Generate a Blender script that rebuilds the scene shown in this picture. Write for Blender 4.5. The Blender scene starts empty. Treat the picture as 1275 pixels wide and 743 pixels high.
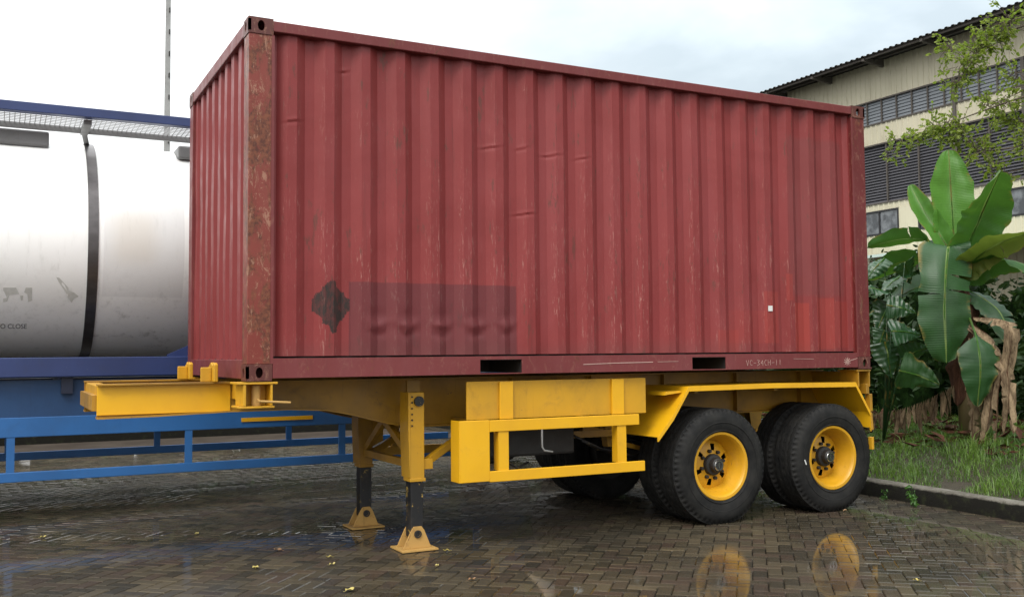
import bpy, bmesh, math, random
from mathutils import Vector, Matrix, noise as mnoise
R = math.radians
random.seed(7)
S = bpy.context.scene
C = S.collection

# ---------------------------------------------------------------- camera
CAM = Vector((-1.5361, -6.9643, 1.5185))
yaw, pitch, roll, FPX = 0.480213, 0.056268, -0.008620, 1227.24
fw = Vector((math.sin(yaw)*math.cos(pitch), math.cos(yaw)*math.cos(pitch), math.sin(pitch)))
rt0 = Vector((math.cos(yaw), -math.sin(yaw), 0)); up0 = rt0.cross(fw)
rt = math.cos(roll)*rt0 + math.sin(roll)*up0
up = -math.sin(roll)*rt0 + math.cos(roll)*up0
cd = bpy.data.cameras.new('camera'); cam = bpy.data.objects.new('camera', cd); C.objects.link(cam)
M = Matrix((rt, up, -fw)).transposed().to_4x4(); M.translation = CAM
cam.matrix_world = M
cd.sensor_width = 36; cd.sensor_fit = 'HORIZONTAL'; cd.lens = 36*FPX/1275
cd.clip_start = 0.05; cd.clip_end = 2000
S.camera = cam

# ---------------------------------------------------------------- sky, sun, exposure
SUN_EL, SUN_AZ = 50, 232         # degrees; azimuth clockwise from +Y
W = bpy.data.worlds.new('World'); S.world = W; W.use_nodes = True
nt = W.node_tree; nt.nodes.clear()
def wn(t): return nt.nodes.new(t)
out = wn('ShaderNodeOutputWorld')
sky = wn('ShaderNodeTexSky'); sky.sky_type = 'NISHITA'; sky.sun_disc = False
sky.sun_elevation = R(SUN_EL); sky.sun_rotation = R(SUN_AZ); sky.air_density = 1.5; sky.dust_density = 3
b1 = wn('ShaderNodeBackground'); b1.inputs[1].default_value = 0.12
nt.links.new(sky.outputs[0], b1.inputs[0])
tc = wn('ShaderNodeTexCoord'); mp = wn('ShaderNodeMapping'); mp.inputs['Scale'].default_value = (1, 1, 2.2)
nt.links.new(tc.outputs['Generated'], mp.inputs[0])
n1 = wn('ShaderNodeTexNoise'); n1.inputs['Scale'].default_value = 2.1; n1.inputs['Detail'].default_value = 6; n1.inputs['Roughness'].default_value = .52; n1.inputs['Distortion'].default_value = .35
nt.links.new(mp.outputs[0], n1.inputs['Vector'])
cr = wn('ShaderNodeValToRGB'); nt.links.new(n1.outputs[0], cr.inputs[0])
e = cr.color_ramp.elements
e[0].position = .38; e[0].color = (.46, .53, .575, 1)
e[1].position = .62; e[1].color = (.92, .95, .97, 1)
x = e.new(.49); x.color = (.60, .67, .71, 1)
# the cloud deck is thinner, so brighter, towards the west
sep = wn('ShaderNodeSeparateXYZ'); nt.links.new(tc.outputs['Generated'], sep.inputs[0])
mr = wn('ShaderNodeMapRange'); mr.interpolation_type = 'SMOOTHSTEP'; nt.links.new(sep.outputs[0], mr.inputs[0])
mr.inputs[1].default_value = .62; mr.inputs[2].default_value = .05; mr.inputs[3].default_value = 0; mr.inputs[4].default_value = 1
mxc = wn('ShaderNodeMix'); mxc.data_type = 'RGBA'; nt.links.new(mr.outputs[0], mxc.inputs[0]); nt.links.new(cr.outputs[0], mxc.inputs[6]); mxc.inputs[7].default_value = (1.02, 1.03, 1.03, 1)
b2 = wn('ShaderNodeBackground'); nt.links.new(mxc.outputs[2], b2.inputs[0]); 
el = wn('ShaderNodeMapRange'); nt.links.new(sep.outputs[2], el.inputs[0])      # an overcast sky is dimmer at the horizon than overhead
el.inputs[1].default_value = 0.0; el.inputs[2].default_value = 1.0; el.inputs[3].default_value = .78; el.inputs[4].default_value = 2.5
nt.links.new(el.outputs[0], b2.inputs[1])
mx = wn('ShaderNodeMixShader'); mx.inputs[0].default_value = .9
nt.links.new(b1.outputs[0], mx.inputs[1]); nt.links.new(b2.outputs[0], mx.inputs[2]); nt.links.new(mx.outputs[0], out.inputs[0])
sd = bpy.data.lights.new('sun', 'SUN'); sd.energy = 1.5; sd.angle = R(22); sd.color = (1, .965, .91)
so = bpy.data.objects.new('sun', sd); C.objects.link(so)
sv = Vector((math.sin(R(SUN_AZ))*math.cos(R(SUN_EL)), math.cos(R(SUN_AZ))*math.cos(R(SUN_EL)), math.sin(R(SUN_EL))))
so.rotation_euler = sv.to_track_quat('Z', 'Y').to_euler(); so.location = (-10, -10, 20)
S.view_settings.view_transform = 'Standard'; S.view_settings.look = 'None'
S.view_settings.exposure = 0.38; S.view_settings.gamma = 1; S.view_settings.use_curve_mapping = False

# ---------------------------------------------------------------- ray helper: photo pixel -> world point on a plane
def pt(px, py, ax, v):
    d = fw + rt*((px-637.5)/FPX) - up*((py-371.5)/FPX)
    return CAM + d*((v-CAM[ax])/d[ax])

# ---------------------------------------------------------------- material helpers
class G:
    def __init__(s, name):
        s.m = bpy.data.materials.new(name); s.m.use_nodes = True
        s.nt = s.m.node_tree; s.b = s.nt.nodes['Principled BSDF']
        s.tc = s.nt.nodes.new('ShaderNodeTexCoord'); s.obj = s.tc.outputs['Object']; s.uv = s.tc.outputs['UV']
    def link(s, a, b): s.nt.links.new(a, b)
    def setin(s, i, v):
        if hasattr(v, 'is_output'): s.link(v, i)
        elif isinstance(v, (tuple, list)) and len(v) == 3 and i.type == 'RGBA': i.default_value = (*v, 1)
        else: i.default_value = v
    def map(s, vec, sc=(1,1,1), loc=(0,0,0)):
        n = s.nt.nodes.new('ShaderNodeMapping'); s.link(vec, n.inputs[0]); n.inputs['Scale'].default_value = sc; n.inputs['Location'].default_value = loc; return n.outputs[0]
    def noise(s, scale, detail=4, rough=.55, dist=0, vec=None, sc=None, loc=(0,0,0)):
        v = vec or s.obj
        if sc or loc != (0,0,0): v = s.map(v, sc or (1,1,1), loc)
        n = s.nt.nodes.new('ShaderNodeTexNoise'); s.link(v, n.inputs['Vector'])
        n.inputs['Scale'].default_value = scale; n.inputs['Detail'].default_value = detail
        n.inputs['Roughness'].default_value = rough; n.inputs['Distortion'].default_value = dist
        return n.outputs[0]
    def step(s, f, a, b):
        n = s.nt.nodes.new('ShaderNodeMapRange'); n.interpolation_type = 'SMOOTHSTEP'
        s.link(f, n.inputs[0]); n.inputs[1].default_value = a; n.inputs[2].default_value = b; return n.outputs[0]
    def lin(s, f, a, b, c, d):
        n = s.nt.nodes.new('ShaderNodeMapRange'); s.link(f, n.inputs[0])
        for i, v in zip((1,2,3,4), (a,b,c,d)): n.inputs[i].default_value = v
        return n.outputs[0]
    def mix(s, f, a, b, mode='MIX'):
        n = s.nt.nodes.new('ShaderNodeMix'); n.data_type = 'RGBA'; n.blend_type = mode
        s.setin(n.inputs[0], f); s.setin(n.inputs[6], a); s.setin(n.inputs[7], b); return n.outputs[2]
    def mth(s, op, a, b=0.0, c=None):
        n = s.nt.nodes.new('ShaderNodeMath'); n.operation = op; s.setin(n.inputs[0], a); s.setin(n.inputs[1], b)
        if c is not None: s.setin(n.inputs[2], c)
        return n.outputs[0]
    def xyz(s, v=None):
        n = s.nt.nodes.new('ShaderNodeSeparateXYZ'); s.link(v or s.obj, n.inputs[0]); return n.outputs
    def box(s, X, Z, x0, x1, z0, z1, soft=.01):
        r = s.mth('MULTIPLY', s.step(X, x0-soft, x0+soft), s.step(X, x1+soft, x1-soft))
        q = s.mth('MULTIPLY', s.step(Z, z0-soft, z0+soft), s.step(Z, z1+soft, z1-soft))
        return s.mth('MULTIPLY', r, q)
    def attr(s, name):
        n = s.nt.nodes.new('ShaderNodeAttribute'); n.attribute_name = name; return n
    def bump(s, h, st=.3, dist=.01, normal=None):
        n = s.nt.nodes.new('ShaderNodeBump'); s.link(h, n.inputs['Height']); n.inputs['Strength'].default_value = st; n.inputs['Distance'].default_value = dist
        if normal is not None: s.link(normal, n.inputs['Normal'])
        s.link(n.outputs[0], s.b.inputs['Normal']); return n.outputs[0]
    def col(s, v): s.setin(s.b.inputs['Base Color'], v)
    def rough(s, v): s.setin(s.b.inputs['Roughness'], v)
    def p(s, **k):
        for a, v in k.items(): s.setin(s.b.inputs[a.replace('_', ' ')], v)
        return s

def red_steel(name, side=False, rust=.0, base=(.228,.037,.036), dark=1.0):
    g = G(name); o = g.xyz()
    base = tuple(c*dark for c in base)
    big = g.noise(.7, 5, .6, 1)
    c = g.mix(g.step(big, .35, .7), base, (base[0]*.82, base[1]*.70, base[2]*.68))
    # chalky sun-faded film, in soft vertical runs
    fade = g.noise(3, 5, .65, 0, sc=(1, 1, .25), loc=(3,1,9))
    c = g.mix(g.mth('MULTIPLY', g.step(fade, .42, .72), .38), c, (base[0]*1.1, base[1]*1.5, base[2]*1.6))
    fine = g.noise(60, 4, .7)
    c = g.mix(g.mth('MULTIPLY', g.step(fine, .55, .75), .22), c, (base[0]*.5, base[1]*.45, base[2]*.45))
    run = g.noise(22, 5, .7, .3, sc=(1, 1, .05), loc=(2,5,1))
    c = g.mix(g.mth('MULTIPLY', g.step(run, .56, .75), .32), c, (.085, .028, .022))
    if side:
        low = g.step(o[2], 3.9, 1.7)
        # light scuffs and chips on the proud folds (the mesh stores how proud each point is)
        pr = g.attr('edge').outputs['Fac']
        sc1 = g.noise(34, 6, .75, .6, sc=(3.0, 1, .28), loc=(1,7,3)); msk = g.noise(1.6, 3, .6, 0, loc=(9,2,4))
        s1 = g.mth('MULTIPLY', g.step(sc1, .575, .61), g.mth('MULTIPLY', pr, g.step(msk, .36, .56)))
        s1 = g.mth('MULTIPLY', s1, g.lin(low, 0, 1, .2, 1))
        c = g.mix(g.mth('MULTIPLY', s1, .5), c, (.46, .27, .22))
        sc2 = g.noise(17, 6, .8, 0, loc=(4,3,8)); s2 = g.mth('MULTIPLY', g.step(sc2, .655, .69), g.step(g.noise(2.3, 3, .5, 0, loc=(7,7,7)), .52, .66))
        c = g.mix(g.mth('MULTIPLY', s2, .7), c, (.36, .18, .15))
        rs = g.mth('MULTIPLY', g.step(g.noise(9, 7, .8, 0, sc=(1.3,1,.3), loc=(5,2,6)), .585, .66), .7)
        c = g.mix(rs, c, (.10, .042, .030))
        # darker repainted rectangle low on the panel
        pm = g.box(o[0], o[2], .766, 2.17, 1.40, 2.065, .004)
        c = g.mix(g.mth('MULTIPLY', pm, .62), c, (.095, .027, .031))
        # smeared pale rectangle and fresh red dabs by the far end
        bm_ = g.box(o[0], o[2], 5.06, 5.80, 2.05, 3.56, .03)
        c = g.mix(g.mth('MULTIPLY', bm_, g.lin(fade, .3, .7, .4, .7)), c, (.172, .044, .043))
        for (a0,a1,b0,b1,k) in ((5.12,5.31,1.50,1.98,.8),(5.40,5.62,1.54,2.03,.55),(5.62,5.83,1.55,2.0,.4),(4.75,4.95,1.6,2.08,.45),(4.35,4.8,1.6,1.9,.22),(4.2,4.45,1.5,1.72,.4),(5.03,5.10,2.0,2.25,.5)):
            c = g.mix(g.mth('MULTIPLY', g.box(o[0], o[2], a0, a1, b0, b1, .006), k), c, (.29, .040, .030))
        # residue of a peeled diamond placard, with a torn edge
        wob = g.mth('MULTIPLY', g.mth('SUBTRACT', g.noise(14, 5, .7), .5), .12)
        dx = g.mth('DIVIDE', g.mth('ABSOLUTE', g.mth('SUBTRACT', o[0], .628)), .178)
        dz = g.mth('DIVIDE', g.mth('ABSOLUTE', g.mth('SUBTRACT', o[2], 1.882)), .195)
        dia = g.step(g.mth('ADD', g.mth('ADD', dx, dz), g.mth('MULTIPLY', wob, 8.0)), 1.03, .97)
        dia = g.mth('MULTIPLY', dia, g.step(g.mth('ADD', dx, g.mth('MULTIPLY', wob, 2.5)), .82, .79))
        flake = g.step(g.noise(26, 5, .75, .4, sc=(1,1,.35)), .38, .58)
        c = g.mix(g.mth('MULTIPLY', dia, g.lin(flake, 0, 1, .66, 1.0)), c, (.032, .023, .020))
        # grime above the bottom rail
        c = g.mix(g.mth('MULTIPLY', g.step(g.mth('ADD', o[2], g.mth('MULTIPLY', big, .3)), 1.82, 1.60), .35), c, (.12, .05, .045))
    if rust:
        r = g.noise(7, 8, .75, .6, sc=(1, 1, .45), loc=(2,9,5))
        rc = g.mix(g.step(g.noise(25, 6, .7), .35, .65), (.20, .070, .036), (.075, .028, .019))
        c = g.mix(g.mth('MULTIPLY', g.step(r, .62-rust*.3, .72-rust*.3), .9), c, rc)
        ch = g.noise(16, 8, .85, 1.2, sc=(1, 1, .45), loc=(8,1,2))
        c = g.mix(g.mth('MULTIPLY', g.step(ch, .555, .58), min(.9, rust*1.4)), c, (.34, .18, .12))
    g.col(c)
    g.rough(g.lin(g.noise(8, 5, .6), .3, .7, .34, .56)); g.p(Specular_IOR_Level=.28)
    h = g.mth('ADD', g.mth('MULTIPLY', g.noise(2.2, 3, .5), 1.0), g.mth('MULTIPLY', fine, .06))
    g.bump(h, .45, .012)
    return g.m

def paint(name, base, wear=(.06,.035,.02), amt=.3, dirt=(.05,.04,.03), rough=.42, fadec=None):
    g = G(name)
    c = g.mix(g.step(g.noise(1.6, 5, .6), .35, .7), base, fadec or tuple(x*.8 for x in base))
    d = g.noise(5, 7, .72, .5, loc=(3,3,3))
    c = g.mix(g.mth('MULTIPLY', g.step(d, .52, .78), amt*1.3), c, dirt)
    run = g.noise(30, 5, .7, .2, sc=(1,1,.06), loc=(1,4,2))
    c = g.mix(g.mth('MULTIPLY', g.step(run, .58, .74), amt*.9), c, tuple(x*.45 for x in base))
    w = g.noise(13, 8, .8, .8, loc=(7,1,5))
    c = g.mix(g.step(w, .705-amt*.13, .72-amt*.13), c, wear)
    gr_ = g.noise(2.4, 6, .75, .6, loc=(6,6,6)); c = g.mix(g.mth('MULTIPLY', g.step(gr_, .55, .72), amt*.9), c, tuple((p_+q_)/2*.7 for p_, q_ in zip(dirt, base)))
    g.col(c); g.rough(g.lin(d, .3, .7, rough*.8, rough*1.35))
    g.bump(g.noise(40, 4, .6), .12, .004)
    return g.m

MT = {}
MT['side'] = red_steel('container_side_red', side=True)
MT['red'] = red_steel('container_red')
MT['rail'] = red_steel('container_rail_red', rust=.12, base=(.20,.045,.045), dark=.86)
MT['post'] = red_steel('container_post_rusty', rust=.58, base=(.21,.045,.034))
MT['post2'] = red_steel('container_post_dull', rust=.25, dark=.62)
MT['cast'] = red_steel('corner_casting_worn', rust=.3, base=(.11,.036,.030))
MT['yellow'] = paint('yellow_chassis_paint', (.58,.30,.010), amt=.38, wear=(.16,.07,.03), dirt=(.20,.10,.03), fadec=(.47,.25,.014))
MT['yellow_b'] = paint('yellow_guard_paint', (.74,.395,.008), amt=.22, wear=(.3,.14,.04), dirt=(.35,.17,.03), rough=.36, fadec=(.66,.34,.010))
MT['yellow_d'] = paint('yellow_grimy_shaded_paint', (.40,.205,.012), amt=.5, wear=(.10,.05,.03), dirt=(.12,.07,.03), fadec=(.22,.115,.015))  # grimy copy of the chassis yellow, darkened for shade under the container
MT['rimy'] = paint('yellow_rim_paint', (.62,.32,.012), amt=.5, wear=(.16,.08,.04), dirt=(.36,.17,.05), rough=.38)
MT['foot'] = paint('rusty_yellow_foot_paint', (.46,.27,.075), amt=.75, wear=(.13,.038,.014), dirt=(.16,.06,.025), rough=.7)
MT['navy'] = paint('navy_frame_paint', (.022,.040,.135), amt=.35, wear=(.30,.30,.32), dirt=(.03,.035,.06), rough=.4)
MT['navyd'] = paint('dark_navy_chassis_paint', (.007,.013,.035), amt=.3, wear=(.05,.04,.03), dirt=(.02,.02,.02), rough=.5)
MT['blue'] = paint('blue_side_guard_paint', (.022,.125,.35), amt=.3, wear=(.1,.1,.12), dirt=(.04,.09,.17), rough=.4)
MT['skirt'] = paint('deep_blue_skirt_paint', (.010,.052,.145), amt=.4, wear=(.05,.05,.06), dirt=(.015,.03,.06), rough=.5)
MT['black'] = paint('worn_black_paint', (.009,.009,.010), amt=.8, wear=(.45,.30,.06), dirt=(.05,.04,.03), rough=.45)
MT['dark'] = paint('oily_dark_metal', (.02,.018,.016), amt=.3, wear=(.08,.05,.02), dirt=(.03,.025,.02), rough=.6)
MT['galv'] = paint('galvanised_metal', (.32,.32,.31), amt=.25, wear=(.2,.18,.15), dirt=(.15,.14,.13), rough=.45)
MT['greyb'] = paint('grey_bracket_paint', (.19,.19,.19), amt=.25, wear=(.1,.08,.06), dirt=(.12,.11,.1), rough=.5)
MT['conc'] = paint('mast_concrete', (.36,.36,.35), amt=.4, wear=(.25,.25,.24), dirt=(.2,.2,.19), rough=.85)
MT['white'] = paint('white_sticker', (.75,.75,.72), amt=.15, wear=(.3,.3,.3), dirt=(.4,.4,.35), rough=.5)
MT['chalk'] = paint('chalk_mark', (.50,.33,.28), amt=.5, wear=(.25,.09,.08), dirt=(.25,.09,.08), rough=.9)

g = G('tyre_rubber'); o = g.xyz()
c = g.mix(g.step(g.noise(6, 6, .7), .35, .7), (.009,.009,.009), (.022,.021,.019))
c = g.mix(g.mth('MULTIPLY', g.step(g.noise(30, 5, .8), .6, .75), .3), c, (.045,.04,.033))
g.col(c); g.rough(g.lin(g.noise(9,4,.6), .3, .7, .6, .85)); g.p(Specular_IOR_Level=.22); g.bump(g.noise(50, 4, .6), .25, .003); MT['tyre'] = g.m

g = G('tank_shell'); o = g.xyz()
c = g.mix(g.step(g.noise(1.1, 5, .6, 0, loc=(2,0,0)), .35, .7), (.90,.90,.88), (.86,.86,.83))
c = g.mix(g.mth('MULTIPLY', g.step(g.noise(18, 6, .7, 0, sc=(1,1,.1)), .52, .8), .3), c, (.40,.40,.36))
c = g.mix(g.mth('MULTIPLY', g.step(g.noise(5, 8, .75), .52, .78), g.lin(o[2], 1.9, 2.5, .75, .05)), c, (.22,.215,.19))
c = g.mix(g.mth('MULTIPLY', g.box(o[0], o[2], -.55, -.16, 2.45, 2.95, .12), .30), c, (.60,.45,.24))
c = g.mix(g.mth('MULTIPLY', g.box(o[0], o[2], -.64, .12, 2.12, 3.30, .006), .35), c, (.58,.58,.58))
g.col(c); g.rough(.42); g.bump(g.noise(3, 3, .5), .2, .01); MT['tank'] = g.m

g = G('steel_strap'); c = g.mix(g.noise(6, 5, .7, 0, sc=(1,1,2)), (.05,.045,.045), (.16,.15,.15)); g.col(c); g.p(Metallic=.7); g.rough(.32); MT['strap'] = g.m
g = G('smudge'); g.col(g.mix(g.noise(20, 5, .7), (.42,.42,.38), (.74,.74,.70))); g.rough(.8); MT['smudge'] = g.m
g = G('black_ink'); g.col((.03,.03,.03)); g.rough(.7); MT['ink'] = g.m
g = G('hub_chrome'); g.col((.5,.5,.5)); g.p(Metallic=1.0); g.rough(.22); MT['chrome'] = g.m

def wet(g, amount):   # thin water film: a clear coat whose surface lies level over the joints
    n = g.nt.nodes.new('ShaderNodeCombineXYZ'); n.inputs[2].default_value = 1
    rip = g.nt.nodes.new('ShaderNodeBump'); rip.inputs['Strength'].default_value = .06; rip.inputs['Distance'].default_value = .004
    g.link(g.noise(9, 3, .5), rip.inputs['Height']); g.link(n.outputs[0], rip.inputs['Normal'])
    g.link(rip.outputs[0], g.b.inputs['Coat Normal'])
    g.setin(g.b.inputs['Coat Weight'], amount); g.b.inputs['Coat IOR'].default_value = 1.33
# paving
g = G('wet_pavers'); rnd = g.attr('rnd').outputs['Fac']; o = g.xyz()
c = g.mix(rnd, (.024,.019,.010), (.086,.067,.038))
c = g.mix(g.mth('MULTIPLY', g.step(g.attr('rnd2').outputs['Fac'], .62, 1.0), .8), c, (.055,.033,.022))
c = g.mix(g.step(g.noise(.55, 5, .65, .5), .38, .68), c, g.mix(.55, c, (.016,.014,.009)))
c = g.mix(g.mth('MULTIPLY', g.step(g.noise(1.3, 6, .7, .3, loc=(4,4,0)), .55, .75), .45), c, (.065,.040,.020))
c = g.mix(g.mth('MULTIPLY', g.step(g.noise(90, 4, .8), .5, .75), .4), c, (.12,.105,.08))
g.col(c)
pud = g.noise(.42, 4, .55, .4, loc=(1.7,.4,0)); pool = g.step(pud, .40, .58)
g.rough(g.lin(g.noise(12, 5, .7), .3, .7, .55, .9)); g.p(Specular_IOR_Level=.25)
g.setin(g.b.inputs['Coat Roughness'], g.lin(g.mth('MULTIPLY', g.lin(pool, 0, 1, .35, 1), g.lin(g.noise(5, 5, .7), .3, .6, .7, 1)), .2, 1, .13, .02))
wet(g, g.lin(pool, 0, 1, .55, 1.0)); g.bump(g.noise(70, 5, .7), .35, .004); MT['paver'] = g.m
g = G('ground_earth'); c = g.mix(g.step(g.noise(.5, 6, .7), .35, .7), (.008,.007,.005), (.018,.015,.010))
g.col(c); g.rough(.9); g.p(Specular_IOR_Level=.1); g.b.inputs['Coat Roughness'].default_value = .06; wet(g, .8); g.bump(g.noise(8, 6, .7), .3, .01); MT['ground'] = g.m
g = G('far_yard'); c = g.mix(g.step(g.noise(1.5, 6, .7), .35, .7), (.035,.026,.019), (.06,.047,.036)); g.col(c); g.rough(.8); g.p(Specular_IOR_Level=.2); MT['yard'] = g.m
g = G('kerb_concrete'); o = g.xyz(); c = g.mix(g.step(g.noise(4, 7, .75), .35, .7), (.09,.082,.068), (.18,.17,.145))
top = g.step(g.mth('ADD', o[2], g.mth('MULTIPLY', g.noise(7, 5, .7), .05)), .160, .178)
c = g.mix(top, (.010,.0095,.0075), c); c = g.mix(g.mth('MULTIPLY', g.step(g.noise(10, 6, .7), .5, .7), .6), c, (.03,.035,.015))  # pale lit top and near-black shaded face are put into the colour
g.col(c); g.rough(.9); g.p(Specular_IOR_Level=.15); g.bump(g.noise(30, 6, .75), .6, .01); MT['kerb'] = g.m
g = G('soil'); c = g.mix(g.noise(8, 6, .7), (.018,.014,.009), (.05,.04,.02)); g.col(c); g.rough(.9); g.bump(g.noise(20,6,.7), .8, .03); MT['soil'] = g.m
def leafmat(name, a, b, tr=.25, veins=0, rough=.45, spec=.5, vb=.35, vc=.28):
    g = G(name); r = g.attr('rnd').outputs['Fac']
    c = g.mix(r, a, b)
    if veins:
        u = g.xyz(g.uv); w = g.nt.nodes.new('ShaderNodeTexWave'); w.wave_type = 'BANDS'; w.bands_direction = 'X'
        g.link(g.map(g.uv, (veins, 2.2, 1)), w.inputs[0]); w.inputs['Scale'].default_value = 1.0; w.inputs['Distortion'].default_value = 1.5; w.inputs['Detail'].default_value = 2
        c = g.mix(g.mth('MULTIPLY', w.outputs[0], vc), c, tuple(x*1.45 for x in b))
        mid = g.step(g.mth('ABSOLUTE', g.mth('SUBTRACT', u[1], .5)), .035, .012)
        c = g.mix(g.mth('MULTIPLY', mid, .8), c, (.22,.30,.08))
        eb = g.mth('MULTIPLY', g.step(g.mth('ABSOLUTE', g.mth('SUBTRACT', u[1], .5)), .40, .5), g.step(g.noise(4, 5, .7), .5, .62))
        c = g.mix(g.mth('MULTIPLY', eb, .8), c, (.25,.17,.04))
        c = g.mix(g.mth('MULTIPLY', g.step(g.noise(2.5, 4, .6), .45, .7), .5), c, tuple(x*.6 for x in a))
        g.bump(w.outputs[0], vb, .004)
    g.col(c); g.rough(rough); g.p(Specular_IOR_Level=spec)
    t = g.nt.nodes.new('ShaderNodeBsdfTranslucent'); g.setin(t.inputs[0], g.mix(.5, c, (.12,.22,.02), 'ADD') if tr else c)
    ms = g.nt.nodes.new('ShaderNodeMixShader'); ms.inputs[0].default_value = tr
    g.link(g.b.outputs[0], ms.inputs[1]); g.link(t.outputs[0], ms.inputs[2]); g.link(ms.outputs[0], g.nt.nodes['Material Output'].inputs[0])
    return g.m
MT['ban_l'] = leafmat('banana_leaf_light', (.055,.165,.018), (.08,.215,.028), .35, 26)
MT['ban'] = leafmat('banana_leaf_green', (.026,.095,.013), (.038,.125,.017), .28, 26)
MT['ban_d'] = leafmat('banana_leaf_dark', (.013,.054,.015), (.022,.073,.018), .15, 26)
MT['ban_y'] = leafmat('banana_leaf_yellowing', (.07,.13,.015), (.12,.145,.022), .3, 26)
def drymat(name, a, b):
    g = G(name); r = g.attr('rnd').outputs['Fac']; n_ = g.noise(14, 7, .8, .4, sc=(1,1,.3))
    c = g.mix(g.step(n_, .35, .68), a, b); c = g.mix(g.mth('MULTIPLY', r, .5), c, a); g.col(c); g.rough(.85); g.p(Specular_IOR_Level=.2); g.bump(n_, .9, .02); return g.m
MT['dry'] = drymat('dry_leaf_beige', (.07,.046,.026), (.38,.28,.17))
MT['dryr'] = drymat('dry_leaf_rust', (.04,.019,.011), (.14,.060,.033))
MT['ele'] = leafmat('glossy_broad_leaf', (.015,.055,.018), (.026,.08,.028), .12, 5, .34, .6, .08, .12)
MT['tree'] = leafmat('tree_leaf', (.13,.19,.018), (.23,.28,.035), .45)
MT['hedge'] = leafmat('hedge_leaf', (.008,.020,.006), (.022,.052,.012), .10, 0, .6, .25)
g = G('light_block_core'); g.col(g.mix(g.step(g.noise(9, 5, .8), .4, .65), (.004,.008,.003), (.012,.028,.007))); g.rough(1); g.p(Specular_IOR_Level=0.0); MT['core'] = g.m
MT['grass'] = leafmat('grass_blade', (.045,.11,.014), (.14,.23,.035), .3)
MT['weed'] = leafmat('weed_leaf', (.04,.11,.02), (.07,.17,.03), .25)
MT['fallen'] = leafmat('fallen_leaf_yellow', (.42,.33,.07), (.50,.42,.16), .1, 0, .5)
MT['fallenb'] = leafmat('fallen_leaf_brown', (.22,.12,.06), (.34,.20,.11), .1, 0, .5)
g = G('bark'); g.col(g.mix(g.noise(9, 7, .75, 0, sc=(1,1,.3)), (.05,.04,.028), (.13,.10,.07))); g.rough(.9); g.bump(g.noise(30,6,.7,0,sc=(1,1,.3)), .7, .01); MT['bark'] = g.m
g = G('banana_stem'); g.col(g.mix(g.noise(7, 6, .7, 0, sc=(1,1,.25)), (.10,.055,.03), (.13,.13,.045))); g.rough(.6); g.bump(g.noise(25,5,.7,0,sc=(1,1,.15)), .5, .01); MT['bstem'] = g.m
# building
g = G('cream_cladding'); c = g.mix(g.step(g.noise(.35, 5, .6), .35, .7), (.49,.455,.335), (.42,.39,.28))
c = g.mix(g.mth('MULTIPLY', g.step(g.noise(3.5, 6, .7, 0, sc=(1,1,.08)), .5, .75), .55), c, (.25,.215,.14)); g.col(c); g.rough(.6); MT['cream'] = g.m
g = G('louvre_metal'); g.col(g.mix(g.noise(1.3, 5, .6), (.050,.049,.056), (.075,.074,.083))); g.rough(.5); MT['louv'] = g.m
g = G('louvre_metal_pale'); g.col(g.mix(g.noise(1.3, 5, .6), (.12,.135,.15), (.155,.17,.185))); g.rough(.5); MT['louvp'] = g.m
g = G('dark_recess'); g.col((.012,.012,.014)); g.rough(.8); MT['recess'] = g.m
g = G('roof_sheet'); g.col(g.mix(g.noise(1, 5, .6), (.05,.042,.036), (.085,.072,.06))); g.rough(.7); MT['roof'] = g.m
g = G('window_glass'); g.col(g.mix(g.step(g.noise(1.5, 4, .6), .4, .62), (.02,.025,.03), (.12,.13,.14))); g.rough(.08); g.p(Specular_IOR_Level=.8); MT['glass'] = g.m
g = G('pale_green_sheet'); g.col((.42,.52,.47)); g.rough(.6); MT['awn'] = g.m
g = G('walkway_mesh'); g.col((.45,.45,.45)); g.rough(.4); g.p(Metallic=.6); MT['mesh'] = g.m

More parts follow.
